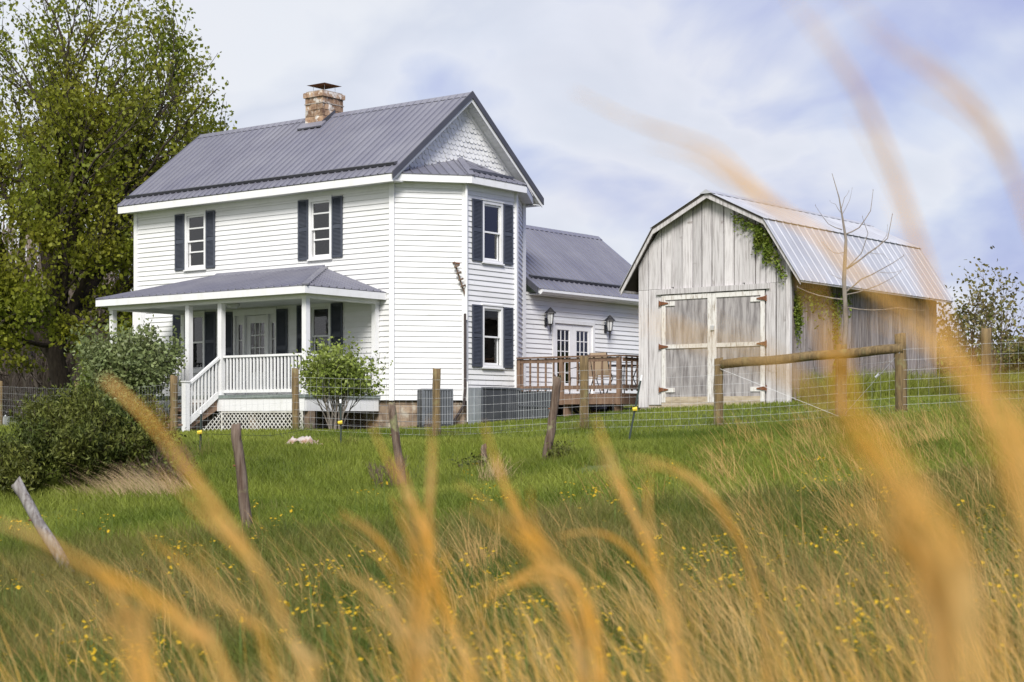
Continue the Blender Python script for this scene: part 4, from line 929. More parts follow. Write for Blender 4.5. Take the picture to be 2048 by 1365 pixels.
def branch_path(p, d, L, segs, wob, grav, rg):
    pts = [Vector(p)]; d = Vector(d).normalized()
    for i in range(segs):
        d = (d + Vector((rg.gauss(0, wob), rg.gauss(0, wob), rg.gauss(0, wob) + grav))).normalized(); pts.append(pts[-1] + d * (L / segs))
    return pts, d
def grow(mb, p, d, L, r, lev, maxlev, rg, tips, spread=0.75, nk=(3, 5), wob=0.13, grav=0.04, ratio=0.66, sides=(9, 7, 5, 4, 3, 3), leafy=1):
    segs = 5 if lev < 2 else 4
    pts, de = branch_path(p, d, L, segs, wob, grav, rg)
    rr = [r * (1 - 0.55 * i / segs) for i in range(segs + 1)]
    mb.tube(pts, rr, sides[min(lev, 5)], cap=False)
    if lev >= maxlev - leafy: tips += [(q, lev) for q in pts[1:]]
    if lev >= maxlev: return
    for k in range(rg.randint(*nk)):
        t = rg.uniform(0.35, 1.0); i = min(int(t * segs), segs - 1); q = pts[i].lerp(pts[i + 1], t * segs - i)
        ax = (pts[i + 1] - pts[i]).normalized(); o = Vector((rg.gauss(0, 1), rg.gauss(0, 1), rg.gauss(0, 0.8))); o -= ax * o.dot(ax); o.normalize()
        a = rg.uniform(0.35, 1.0) * spread; nd = ax * math.cos(a) + o * math.sin(a)
        grow(mb, q, nd, L * ratio * rg.uniform(0.75, 1.15), max(rr[i] * 0.6, 0.004), lev + 1, maxlev, rg, tips, spread, nk, wob, grav, ratio, sides, leafy)
    grow(mb, pts[-1], de, L * ratio, rr[-1], lev + 1, maxlev, rg, tips, spread, nk, wob, grav, ratio, sides, leafy)
def scatter(tips, n, sd, rng=RNG):
    T = np.array([t[0] for t in tips]); i = rng.integers(0, len(T), n); return T[i] + rng.normal(size=(n, 3)) * sd

def maple():
    rg = random.Random(12); x, y = -13.5, 49.5
    t = thing('maple_tree', 'large spreading tree in fresh green leaf left of the house', 'tree', (x, y, gz(x, y) - 0.1)); t.scale = (1, 1, 1.12)
    mb = MB(); tips = []
    trunk = [(0, 0, 0), (-0.15, 0, 0.9), (-0.42, 0.05, 1.9), (-0.50, 0.1, 2.6)]
    mb.tube(trunk, [0.40, 0.30, 0.27, 0.28], 12)
    top = Vector(trunk[-1])
    limbs = [((0.9, 0.35, 1.15), 4.6, .18), ((-0.75, -0.2, 1.0), 4.9, .27), ((-0.15, 0.3, 1.0), 5.0, .26), ((0.62, 0.3, 1.0), 5.0, .22), ((0.15, 0.9, 0.75), 4.0, .18), ((0.1, -0.8, 0.8), 3.8, .18), ((-1.0, 0.1, 0.16), 4.2, .17), ((1.0, 0.45, 0.75), 3.9, .15), ((-0.9, 0.5, 0.5), 4.2, .16), ((0.28, 0.1, 1.3), 5.4, .22), ((1.0, 0.3, 0.2), 2.8, .12), ((-1.0, -0.6, 0.3), 3.6, .14), ((0.2, -1.0, 0.28), 3.2, .11), ((-0.6, -1.0, 0.3), 3.4, .11), ((0.8, -0.7, 0.2), 2.6, .09), ((-0.2, -0.9, 0.05), 2.6, .08)]
    for d, L, r in limbs: grow(mb, top + Vector((0, 0, rg.uniform(-0.7, 0.1))), d, L, r, 1, 4, rg, tips, 0.85, (4, 5), 0.15, 0.03, 0.66, leafy=2)
    mb.f = [f for f in mb.f if mb.v[f[0]][0] < 4.6]
    mb.build('trunk', K['bark'], t, True)
    T = np.array([tuple(q[0]) for q in tips]); keep = (np.abs(T[:, 1]) < 7) & (T[:, 0] < 4.8)
    n = 90000; Tk = T[keep]; Tk = Tk[RNG.uniform(0, 1, len(Tk)) < .5]; i = RNG.integers(0, len(Tk), n); C = Tk[i] + RNG.normal(size=(n, 3)) * np.array([.20, .20, .15])
    C = C[(C[:, 2] > 1.6) & ~((C[:, 1] < -3.0) & (C[:, 0] > 1.4)) & (C[:, 0] < 4.75)]
    leaf_obj('crown', C, 0.125, K['maple'], t, up=-0.2, asp=0.8)
    return len(tips)
maple()

def bare_tree(x, y, h, r, lean, label, seed, m='barklight', leaves=0):
    rg = random.Random(seed); t = thing('bare_tree', label, 'tree', (x, y, gz(x, y) - 0.1), 0, 'bare trees of the wood behind the maple')
    mb = MB(); pts = [(lean * h * k / 8 + rg.gauss(0, 0.06), 0, h * k / 8) for k in range(9)]
    mb.tube(pts, [r * (1 - 0.09 * k) for k in range(9)], 7); mb.build('trunk', K[m], t, True)
    mb = MB(); tips = []
    for k in range(12):
        q = rg.randint(3, 8); a = rg.uniform(0, 6.28); grow(mb, pts[q], (math.cos(a), math.sin(a), 0.9), h * 0.16, r * 0.28, 2, 3, rg, tips, 0.8, (3, 4), 0.12, 0.05, 0.6)
    mb.build('crown', K['twig'], t)
wood = [(-21.5, 64, 13, .20, .02), (-19.6, 66, 14, .22, -.01), (-18.2, 61, 13, .17, .03), (-17.0, 68, 15, .22, 0), (-16.0, 62, 12, .16, -.03), (-14.8, 66, 14, .24, .01), (-13.5, 60, 13, .19, .02), (-12.6, 52.5, 15, .26, .015), (-20.6, 58, 12, .15, .0), (-15.3, 57.5, 12, .14, .04), (-23.5, 70, 15, .2, 0), (-18.9, 71, 15, .2, .02), (-11.8, 67, 14, .2, 0), (-22.5, 62, 13, .18, -.02)]
wood = [(x, y, h * .56, r, le) for x, y, h, r, le in wood]
side_words = ['leftmost', 'second', 'third', 'fourth', 'fifth', 'sixth', 'seventh', 'eighth', 'ninth', 'tenth', 'eleventh', 'twelfth', 'thirteenth', 'rightmost']
for k, (x, y, h, r, le) in enumerate(sorted(wood, key=lambda w: w[0] / w[1])):
    w = side_words[k]; bare_tree(x, y, h, r, le, (w if k in (0, 13) else w + ' from the left') + ' of the leafless trees behind the maple', 50 + k)
def thicket():
    n = 26000; x = RNG.uniform(-34, -9.5, n); y = RNG.uniform(58, 78, n); hgt = 5.2 + 1.4 * np.sin(x * .9) + RNG.normal(size=n) * .6
    z = hz(x, y) + hgt * RNG.uniform(0, 1, n) ** 1.2
    D = RNG.normal(size=(n, 3)) * .35; D[:, 2] += 1; D /= np.linalg.norm(D, axis=1)[:, None]; L = RNG.uniform(.6, 1.6, n)[:, None]; w = RNG.uniform(.012, .05, n)[:, None]
    P = np.stack([x, y, z], -1); T = np.stack([np.ones(n), np.zeros(n), RNG.normal(size=n) * .2], -1)
    V = np.stack([P - T * w, P + T * w, P + D * L + T * w * .4, P + D * L - T * w * .4], 1).reshape(-1, 3); i = np.arange(n)[:, None] * 4
    o = bpy.data.objects.new('woodland_thicket', fast_mesh('woodland_thicket', V, i + np.array([[0, 1, 2, 3]]), K['woodhaze'])); link(o)
    tag(o, 'brown leafless undergrowth of the wood behind the lawn', 'thicket', kind='stuff')
thicket()

def shrub(name, label, cat, x, y, stems, h, spread, nleaf, size, m, seed, sd=0.12, maxlev=3, nk=(3, 4), r=0.018, lev0=1, cull=None, up=0.2, stem_m='twig', grav=0.08, group=None, asp=0.62):
    rg = random.Random(seed); rng = np.random.default_rng(seed); t = thing(name, label, cat, (x, y, gz(x, y) - 0.04), 0, group)
    mb = MB(); tips = []
    for k in range(stems):
        a = 6.283 * k / stems + rg.uniform(-.3, .3); q = rg.uniform(0.15, 1) * spread
        grow(mb, (0.10 * math.cos(a), 0.10 * math.sin(a), 0), (q * math.cos(a), q * math.sin(a), 1), h * rg.uniform(.42, .56), r, lev0, maxlev, rg, tips, 0.75, nk, 0.10, grav, 0.55, (5, 5, 4, 3, 3, 3))
    mb.build('stems', K[stem_m], t)
    if nleaf:
        T = np.array([tuple(q[0]) for q in tips]); i = rng.integers(0, len(T), nleaf); C = T[i] + rng.normal(size=(nleaf, 3)) * sd
        C = C[C[:, 2] > 0.12]
        if cull is not None: C = C[cull(C)]
        leaf_obj('foliage', C, size, K[m], t, up=up, rng=rng, asp=asp)
    return t
p = at(672, 850, 34.6); shrub('rounded_shrub', 'rounded bright green shrub with bare lower stems in front of the porch', 'shrub', p.x, p.y, 17, 2.05, .38, 9500, .085, 'yellowshrub', 31, .09, cull=lambda C: C[:, 2] > .85, stem_m='barklight', r=.02)
p = at(262, 850, 37.2); shrub('lilac_bush', 'tall grey-green lilac bush at the left end of the porch', 'shrub', p.x, p.y, 15, 2.7, .40, 15000, .10, 'lilac', 33, .12, cull=lambda C: C[:, 2] > .45)
p = at(222, 850, 38.5); shrub('lilac_bush', 'smaller leafy bush left of the tall lilac at the porch corner', 'shrub', p.x, p.y, 9, 1.9, .5, 6000, .10, 'yellowshrub', 34, .12)
p = at(195, 985, 21.5)
for k, (dx, dy, h, sp, nl, lab) in enumerate(((-.25, 0, 1.45, .75, 16000, 'big dark green shrub mound left of the leaning posts'), (.30, .25, 1.15, .7, 9000, 'dark shrub joined to the right of the big mound below the lilac'), (-1.0, -.35, .85, .9, 7000, 'low dark shrub at the left foot of the big mound'))):
    shrub('dark_shrub', lab, 'shrub', p.x + dx, p.y + dy, 17, h, sp, int(nl * 1.5), .07, 'darkleaf', 41 + k, .085, r=.012, grav=.02, up=.9, asp=.32)
p = at(330, 965, 21.4); shrub('twiggy_shrub', 'leafless brown twiggy bush at the right foot of the dark mound', 'shrub', p.x, p.y, 20, .75, 1.1, 250, .05, 'darkleaf', 47, .1, r=.007)
p = at(775, 965, 21.0); shrub('twiggy_shrub', 'small dead grey bush beside the lichen-topped leaning post', 'shrub', p.x, p.y, 9, .62, .7, 0, .05, 'darkleaf', 48, r=.005)
p = at(1118, 925, 22.2); shrub('weed_clump', 'dark leafy weed at the foot of the mossy leaning post', 'weed', p.x, p.y, 7, .34, .8, 500, .05, 'darkleaf', 49, .05, r=.004, maxlev=2)
p = at(945, 925, 22.5); shrub('weed_clump', 'low dark weed left of the stub in the grass', 'weed', p.x, p.y, 7, .28, .9, 350, .05, 'darkleaf', 52, .05, r=.004, maxlev=2)
# far side hedge and the thin budding tree right of the barn
p = at(1975, 770, 46); shrub('budding_tree', 'thin budding small tree behind the corner post right of the barn', 'tree', p.x, p.y, 7, 3.6, .7, 1300, .13, 'rustleaf', 61, .22, r=.035, maxlev=4, nk=(2, 3))
p = at(1915, 780, 44); shrub('budding_tree', 'sparse reddish budding bush just past the barn end', 'tree', p.x, p.y, 6, 2.7, .6, 800, .12, 'rustleaf', 62, .2, r=.025, maxlev=4, nk=(2, 3))
hed = [(1890, 47, 1.6, 'yellow-green hedge bush touching the far barn corner', 'vine'), (2030, 62, 3.0, 'pale green hedge bush at the right edge behind the budding tree', 'vine'), (2090, 58, 3.2, 'rightmost hedge bush reaching out of the picture', 'rustleaf'), (1960, 66, 2.5, 'dull green hedge bush between the budding trees', 'darkleaf'), (2075, 75, 4.2, 'tall far hedge bush at the right picture edge', 'rustleaf'), (1990, 78, 3.6, 'far olive hedge bush behind the corner post', 'rustleaf')]
for k, (px, d, h, lab, m) in enumerate(hed):
    q = at(px, 800, d); shrub('hedge_bush', lab, 'shrub', q.x, q.y, 10, h, .9, 5000, .15, m, 70 + k, .3, r=.02, group='hedge right of the barn')
# vine on the barn
def vine(name, label, paths, n, sd, seed, down=0.25):
    rng = np.random.default_rng(seed); rg = random.Random(seed); t = thing(name, label, 'vine', (*bw(0, 0), BZ0), -BA)
    mb = MB(); C = []
    for P in paths:
        P = [Vector(q) - Vector((0, 0, BZ0)) for q in P]; mb.tube(P, 0.009, 4)
        L = [(P[i + 1] - P[i]).length for i in range(len(P) - 1)]
        for _ in range(n):
            i = rg.choices(range(len(L)), L)[0]; q = P[i].lerp(P[i + 1], rg.random()); C.append((q.x + rg.gauss(0, sd), q.y + rg.gauss(0, .015), q.z - abs(rg.gauss(0, down))))
    mb.build('stems', K['twig'], t); C = np.array(C); C[:, 1] = np.minimum(C[:, 1], -.04) if name == 'gable_vine' else C[:, 1]
    if name != 'gable_vine': C[:, 0] = np.maximum(np.abs(C[:, 0]) * 0.5 + .02, .02)
    leaf_obj('foliage', C, .075, K['vine'], t, rng=rng, up=-.2)
vine('gable_vine', 'green creeper hanging under the right gable slope of the barn', [[(-1.28, -.07, 4.38), (-.95, -.07, 4.18), (-.60, -.07, 4.02), (-.42, -.07, 3.70), (-.25, -.07, 3.35), (-.12, -.07, 3.05)], [(-.5, -.06, 4.0), (-.52, -.06, 3.5)], [(-.7, -.06, 4.1), (-.75, -.06, 3.75)]], 420, .05, 5, .13)
vine('eave_vine', 'dark creeper hanging below the barn eave behind the bare sapling', [[(.12, .15, 2.72), (.12, .9, 2.78), (.12, 1.8, 2.75), (.12, 2.6, 2.74)], [(.12, 1.9, 2.7), (.1, 1.95, 1.5), (.1, 2.0, .6)], [(.1, .2, 2.7), (.1, .25, 2.2)]], 520, .08, 6, .28)
t = thing('dead_vine', 'tangle of bare pale vine stems against the barn side wall', 'vine', (*bw(0.1, 1.5), gz(*bw(0.1, 1.5))), -BA); mb = MB(); rg = random.Random(4)
for k in range(20):
    y0 = rg.uniform(-1.3, 4.5); pts = [Vector((.10, y0, 0))]; d = Vector((rg.uniform(-.02, .25), rg.uniform(-.6, .6), 1))
    for i in range(8): d = (d + Vector((rg.gauss(0, .1), rg.gauss(0, .35), -.13))).normalized(); q = pts[-1] + d * rg.uniform(.12, .30); q.x = max(q.x, .06); q.z = max(q.z, .0); pts.append(q)
    mb.tube(pts, [.010 - .0008 * i for i in range(9)], 4)
mb.build('stems', K['barklight'], t)
# sapling before the barn side, limb by limb
def sapling():
    d0 = 31.2; base = at(1686, 815, d0); base.z = gz(base.x, base.y) - 0.05
    t = thing('bare_sapling', 'leafless young tree with upswept branches in front of the barn side', 'tree', tuple(base)); B = Vector(base)
    Q = lambda L, dy=0.0: [at(px, py, d0) - B + Vector((0, dy * i / max(1, len(L) - 1), 0)) for i, (px, py) in enumerate(L)]
    mb = MB()
    st = Q([(1686, 812), (1686, 740), (1692, 640), (1688, 560), (1692, 480), (1684, 430), (1678, 395), (1664, 347)]); st[0].z = 0
    mb.tube(st, [.062, .055, .047, .040, .028, .017, .011, .005], 8); mb.build('trunk', K['barklight'], t, True)
    br = [([(1692, 600), (1640, 590), (1600, 572)], .016, .3), ([(1690, 585), (1720, 560), (1760, 540), (1800, 515)], .017, -.3), ([(1692, 590), (1740, 577), (1780, 560), (1812, 540)], .013, .4), ([(1694, 538), (1740, 505), (1780, 475), (1792, 426)], .019, .3),
          ([(1690, 540), (1720, 508), (1730, 470), (1716, 440), (1690, 560)][:4], .012, -.4), ([(1688, 470), (1720, 455), (1745, 420), (1752, 378)], .015, .25), ([(1684, 460), (1655, 450), (1627, 415)], .010, -.2), ([(1682, 420), (1690, 395), (1700, 382)], .008, .1), ([(1681, 425), (1672, 408), (1662, 402)], .006, .1), ([(1684, 430), (1698, 402), (1702, 380)], .006, -.1),
          ([(1692, 615), (1740, 622), (1790, 618), (1835, 625)], .013, -.5), ([(1690, 505), (1665, 508), (1640, 490)], .009, -.3), ([(1735, 505), (1768, 508), (1782, 520)], .006, .1), ([(1750, 500), (1776, 470), (1780, 450)], .007, .2), ([(1760, 545), (1790, 545), (1815, 535)], .006, .1), ([(1688, 560), (1670, 552), (1660, 545)], .006, .1)]
    for P, r, dy in br:
        pts = Q(P, dy); full = []
        for i in range(len(pts) - 1): full += [pts[i], pts[i].lerp(pts[i + 1], .5) + Vector((0, 0, -.012))]
        full.append(pts[-1]); n = len(full); m2 = MB().tube(full, [r * (1 - .72 * i / (n - 1)) for i in range(n)], 5); e = full[-1]
        m2.tube([e, e + Vector((0, 0, .03))], [r * .55, .003], 5); m2.build('branch', K['barklight'], t)
sapling()

# ------------------------------------------------------------------ fences and posts
def post_mesh(h, r, rg, lean=(0, 0), chip=True):
    mb = MB(); n = 7; pts = [Vector((lean[0] * k / n * h + rg.gauss(0, .004), lean[1] * k / n * h, h * k / n)) for k in range(n + 1)]; pts[0].z = -0.25
    mb.tube(pts, [r * (1.04 - .08 * k / n + rg.gauss(0, .02)) for k in range(n + 1)], 10)
    if chip:
        for i in range(10): v = mb.v[-10 + i]; mb.v[-10 + i] = (v[0], v[1], v[2] + rg.gauss(0, .012))
    return mb
fence_posts = [(-14.0, 44.5, 1.25, .055), (-10.6, 39.6, 1.25, .06), (None, 348, 35.0, 752), (None, 592, 33.0, 737), (None, 873, 31.0, 737), (None, 1168, 30.0, 713), (None, 1437, 29.0, 718), (None, 1682, 28.3, 690), (None, 1803, 27.5, 668), (None, 1972, 27.0, 657), (9.9, 27.4, 1.4, .07)]
wf = thing('wire_fence', 'woven wire fence on round wooden posts between lawn and meadow', 'fence', (at(873, 880, 31).x, 31.0, gz(at(873, 880, 31).x, 31.0)))
O = Vector(wf.location); FP_ = []; rg = random.Random(3)
for k, q in enumerate(fence_posts):
    if q[0] is None: _, px, d, ytop = q; P = at(px, ytop, d); g = gz(P.x, P.y); h = P.z - g; r = {1437: .085, 1803: .10, 1682: .10, 1168: .088, 873: .082, 592: .075, 348: .085, 1972: .085}[px]; x, y = P.x, P.y
    else: x, y, h, r = q; g = gz(x, y)
    o = post_mesh(h, r, rg, (rg.gauss(0, .008), 0)).build('post', K['postwood'], wf, True); o.location = (x - O.x, y - O.y, g - O.z); FP_.append(Vector((x, y, g)))
a, b = at(1444, 729, 28.92), at(1806, 697, 27.42)
mb = MB(); pts = [a.lerp(b, i / 8) + Vector((0, 0, .01 * math.sin(i * 1.9))) - O for i in range(9)]; mb.tube(pts, [.085 + .004 * math.sin(i * 2.2) for i in range(9)], 10); mb.build('brace_rail', K['postwood'], wf, True)
mb = MB()
for p, q in ((at(1440, 738, 28.9), at(1682, 835, 28.2)), (at(1800, 705, 27.4), at(1690, 828, 28.2))): mb.tube([p - O, q - O], .0035, 4)
c = at(1754, 752, 27.7); mb.tube([c - O + Vector((-.03, 0, -.03)), c - O + Vector((.03, 0, .03))], .018, 5); mb.build('brace_wire', K['steel'], wf)
mb = MB(); HS = [.05, .17, .30, .44, .59, .75, .92, 1.10]
for k in range(len(FP_) - 1):
    a, b = FP_[k], FP_[k + 1]; L = (b - a).length; ns = max(3, int(L / .5)); pts = []
    for i in range(ns + 1):
        q = a.lerp(b, i / ns); q.y -= .09; q.z = 0.35 * gz(q.x, q.y) + 0.65 * (a.z + (b.z - a.z) * i / ns); pts.append(q)
    for h in HS: mb.tube([p - O + Vector((0, 0, h - .012 * math.sin(math.pi * i / ns))) for i, p in enumerate(pts)], .0019, 3, False)
    nv = int(L / .155)
    for i in range(nv):
        t_ = (i + .5) / nv; j = min(int(t_ * ns), ns - 1); p = pts[j].lerp(pts[j + 1], t_ * ns - j) - O; mb.tube([p + Vector((0, 0, .05)), p + Vector((0, 0, 1.09))], .0016, 3, False)
mb.build('wire_mesh', K['steel'], wf)
# old leaning posts, each on its own
def old_post(p0, p1, d0, d1, r, label, m, seed):
    rg = random.Random(seed); a = at(*p0, d0); a.z = gz(a.x, a.y); b = at(*p1, d1); t = thing('leaning_post', label, 'post', tuple(a), 0, 'old leaning posts in the meadow')
    v = b - a; mb = MB(); n = 8; pts = [v * (k / n) + Vector((rg.gauss(0, .006), rg.gauss(0, .006), 0)) for k in range(n + 1)]; pts[0] = v * -0.18
    mb.tube(pts, [r * (1.08 - .14 * k / n + rg.gauss(0, .03)) for k in range(n + 1)], 9)
    for i in range(9): q = mb.v[-9 + i]; mb.v[-9 + i] = (q[0], q[1], q[2] + rg.gauss(0, .02))
    mb.build('shaft', K[m], t, True)
    e = pts[5]; MB().tube([e + Vector((-r - .02, -.01, 0)), e + Vector((r * .3, -.01, 0))], .009, 5).build('staple', K['rust'], t)
old_post((497, 1060), (471, 850), 16.0, 16.0, .052, 'dark split post leaning left, nearest the dark shrub', 'oldpost', 1)
old_post((806, 985), (783, 806), 21.5, 21.5, .055, 'leaning post with lichen-covered top in front of the foundation', 'oldpost', 2)
old_post((1092, 925), (1116, 752), 22.2, 22.2, .060, 'mossy post leaning right in front of the deck', 'oldpost', 3)
old_post((150, 1166), (31, 966), 14.0, 14.2, .050, 'pale grey post leaning far left at the left edge', 'palepost', 4)
old_post((968, 935), (968, 893), 22.6, 22.6, .040, 'short rotten post stub standing in the grass', 'oldpost', 5)
def tpost(p0, p1, d, label):
    a = at(*p0, d); a.z = gz(a.x, a.y); v = at(*p1, d) - a; t = thing('steel_post', label, 'post', tuple(a), 0, 'thin steel electric fence posts')
    MB().bar(v * -.15, v, .035, .02).bar(v * -.15 + Vector((0, .015, 0)), v + Vector((0, .015, 0)), .012, .03).build('shaft', K['tpost'], t)
    MB().bar(v * .93, v * 1.01, .04, .028).build('white_tip', K['whiteplastic'], t)
    c = v * .52; MB().tube([c + Vector((-.04, -.03, 0)), c + Vector((.03, -.03, .01))], [.028, .034], 6).build('insulator', K['yellow'], t)
tpost((682, 893), (681, 800), 26, 'green steel post with yellow insulator in front of the rounded shrub'); tpost((400, 915), (402, 822), 24.5, 'thin green steel post standing before the porch steps'); tpost((1256, 893), (1283, 752), 25.2, 'dark steel post leaning right before the barn corner')
W_ = thing('electric_wire', 'thin dark fence wire strung low between the steel posts', 'wire', (at(682, 880, 26).x, 26, gz(at(682, 880, 26).x, 26))); O = Vector(W_.location); mb = MB()
mb.tube([at(x, y, d) - O for x, y, d in ((400, 868, 24.4), (540, 872, 25.2), (682, 848, 25.9), (960, 868, 25.6), (1268, 823, 25.1))], .003, 3, False); mb.build('wire', K['iron'], W_)
# small things on the lawn
def scrap():
    p = at(604, 898, 26.2); g = gz(p.x, p.y); t = thing('crumpled_sheet', 'crumpled pale sheet with reddish stains lying on the grass', 'litter', (p.x, p.y, g)); mb = MB(); n, m = 12, 7; rg = random.Random(9)
    for i in range(n + 1):
        for j in range(m + 1):
            u, w = i / n * 2 - 1, j / m * 2 - 1; e = max(0, 1 - (u * u + w * w) * .75); mb.v.append((u * .27 + rg.gauss(0, .012), w * .2 + rg.gauss(0, .012), .03 + .13 * e + rg.gauss(0, .018) + .03 * math.sin(u * 7 + w * 3)))
    for i in range(n):
        for j in range(m): a = i * (m + 1) + j; mb.f.append((a, a + m + 1, a + m + 2, a + 1))
    mb.build('sheet', K['scrap'], t, True); MB().tube([(.22, 0, .04), (.36, -.02, .05), (.42, .0, .03)], [.02, .014, .006], 5).build('loose_strip', K['scrap'], t)
scrap()
p = at(10, 850, 45); g = gz(p.x, p.y); t = thing('white_bucket', 'small white bucket on the far lawn at the left edge', 'bucket', (p.x, p.y, g)); MB().tube([(0, 0, 0), (0, 0, .02), (0, 0, .24), (0, 0, .25)], [.09, .11, .13, .135], 14).build('tub', K['whiteplastic'], t, True)
MB().tube([(0, 0, .245), (0, 0, .262)], .14, 14).build('lid', K['whiteplastic'], t)
p = at(75, 850, 44); g = gz(p.x, p.y); t = thing('white_stake', 'short white marker stake on the far lawn beside the dark shrub', 'stake', (p.x, p.y, g)); MB().box(-.03, .03, -.03, .03, -.1, .27).build('shaft', K['whiteplastic'], t); MB().poly([(-.03, -.03, .271), (.03, -.03, .271), (.03, .03, .271), (-.03, .03, .271), (0, 0, .30)], [(0, 1, 4), (1, 2, 4), (2, 3, 4), (3, 0, 4)]).build('tip', K['whiteplastic'], t)
def patch(px, py, d, rx, ry, label, name='dirt_patch', m='dirt'):
    p = at(px, py, d); n = 22; V = [(p.x, p.y, gz(p.x, p.y) + .02)]; rg = random.Random(5)
    for i in range(n): a = 6.283 * i / n; k = rg.uniform(.75, 1.15); x, y = p.x + rx * k * math.cos(a), p.y + ry * k * math.sin(a); V.append((x, y, gz(x, y) + .012))
    mb = MB(); mb.v = V; mb.f = [(0, i + 1, (i + 1) % n + 1) for i in range(n)]; o = mb.build(name, K[m]); tag(o, label, 'ground', kind='structure'); return p
DP = patch(1190, 945, 20.5, .30, .55, 'small patch of bare tan dirt in the grass')

# ------------------------------------------------------------------ grass
def in_house(x, y, grow_=0.0):
    c, s = math.cos(HA), math.sin(HA); dx, dy = x - HX, y - HYY; lx = c * dx - s * dy; ly = s * dx + c * dy
    a = (lx > -9.2 - grow_) & (lx < 0.02 + grow_) & (ly > -0.02 - grow_) & (ly < 11.4); b = (lx > 0) & (lx < 1.1 + grow_) & (ly > lx * 1.2 - grow_) & (ly < 5)
    d = (lx > PL - .05) & (lx < PR + .05) & (ly > PD - .05) & (ly < 0); e = (lx > 0) & (lx < 4.2) & (ly > 3.3) & (ly < 9)
    c2, s2 = math.cos(BA), math.sin(BA); ex, ey = x - BXW, y - BYW; mx_ = c2 * ex - s2 * ey; my_ = s2 * ex + c2 * ey
    f = (mx_ > -3.8) & (mx_ < 0.0) & (my_ > 0) & (my_ < 7.3); return a | b | d | e | f
def blades(name, label, n, d0, d1, hfun, wfun, m, seed, power=1.0, lean=.45, margin=0.37, dens=None):
    rng = np.random.default_rng(seed); y = d0 + (d1 - d0) * rng.uniform(0, 1, n) ** power; x = rng.uniform(-margin, margin, n) * y
    k = ~in_house(x, y)
    if dens is not None: k &= rng.uniform(0, 1, n) < dens(x, y)
    k &= ~(((x - DP.x) / .28) ** 2 + ((y - DP.y) / .5) ** 2 < 1)
    x, y = x[k], y[k]; n = len(x); z = hz(x, y); h = hfun(x, y, rng)[:, None]; w = wfun(x, y, rng)[:, None]
    a = rng.uniform(0, 6.283, n); T = np.stack([np.cos(a), np.sin(a) * .5, np.zeros(n)], -1)
    ln = np.clip(rng.normal(size=(n, 2)) * lean, -.75, .75); ln[:, 0] -= .18 * lean; D = np.stack([ln[:, 0], ln[:, 1], np.ones(n)], -1)
    P = np.stack([x, y, z - .01], -1); M1 = P + D * [.35, .35, .62] * h; tip = P + D * h
    V = np.stack([P - T * w, P + T * w, M1 + T * w * .7, tip, M1 - T * w * .7], 1).reshape(-1, 3)
    i = np.arange(n)[:, None] * 5
    o = bpy.data.objects.new(name, fast_mesh(name, V, (i[:, :, None] + np.array([[[0, 1, 2], [0, 2, 4], [4, 2, 3]]])).reshape(-1, 3), m)); link(o); tag(o, label, 'grass', kind='stuff'); return o
nzg = lambda x, y: .5 + .5 * np.sin(x * 1.1 + 1.3 * np.sin(y * .7)) * np.sin(y * .9 + 1.1 * np.sin(x * .8))
clump = lambda x, y: .5 + .5 * np.sin(x * 4.1 + 2 * np.sin(y * 2.3)) * np.sin(y * 3.3 + 2 * np.sin(x * 2.9))
blades('lawn_grass', 'short bright green lawn around house and barn', 190000, 25, 50, lambda x, y, r: r.uniform(.035, .09, len(x)) * (1 + .3 * nzg(x, y)), lambda x, y, r: r.uniform(.006, .011, len(x)), K['grass'], 1, .8, .42)
blades('pasture_grass', 'longer green pasture grass on the slope below the fence', 200000, 13, 27, lambda x, y, r: r.uniform(.08, .20, len(x)) * (.75 + .6 * clump(x, y) * nzg(x, y)), lambda x, y, r: r.uniform(.004, .008, len(x)), K['grass'], 2, .8, .45)
blades('meadow_grass', 'dark green meadow grass in the foreground slope', 150000, 5.5, 15.5, lambda x, y, r: r.uniform(.12, .30, len(x)) * (.8 + .5 * clump(x, y)), lambda x, y, r: r.uniform(.0025, .005, len(x)), K['meadow'], 3, .75, .42, .40)
def bside(x, y):
    c2, s2 = math.cos(BA), math.sin(BA); ex, ey = x - BXW, y - BYW; mx_ = c2 * ex - s2 * ey; my_ = s2 * ex + c2 * ey; return ((mx_ > 0.02) & (mx_ < .9) & (my_ > .1) & (my_ < 9)) | ((my_ > 7.4) & (mx_ > -4) & (mx_ < 3))
blades('weed_strip', 'tall rough grass growing along the barn side wall', 260000, 31, 44, lambda x, y, r: r.uniform(.2, .75, len(x)), lambda x, y, r: r.uniform(.005, .012, len(x)), K['grass'], 4, 1, .35, .40, lambda x, y: bside(x, y) * 1.0)

def ribbons(name, label, roots, dirs, heights, widths, curl, m, seed, segs=5, cat='grass', kind='stuff', parent=None, tipw=.25):
    rng = np.random.default_rng(seed); P = np.asarray(roots, float); n = len(P); D = np.asarray(dirs, float); h = np.asarray(heights)[:, None]; w = np.asarray(widths)[:, None]; cu = np.asarray(curl, float)
    a = rng.uniform(0, 3.14, n); T = np.stack([np.cos(a), np.sin(a) * .4, np.zeros(n)], -1); rows = []
    for k in range(segs + 1):
        t = k / segs; c = P + D * (h * t) + cu * h * t * t; ww = w * (1 - (1 - tipw) * t) * (1.0 if k else .8); rows.append(c - T * ww); rows.append(c + T * ww)
    V = np.stack(rows, 1).reshape(-1, 3); q = []
    for k in range(segs): q.append([2 * k, 2 * k + 1, 2 * k + 3, 2 * k + 2])
    F = (np.arange(n)[:, None, None] * (2 * segs + 2) + np.array(q)[None]).reshape(-1, 4)
    o = bpy.data.objects.new(name, fast_mesh(name, V, F, m)); link(o, parent)
    if parent is None: tag(o, label, cat, kind=kind)
    return o
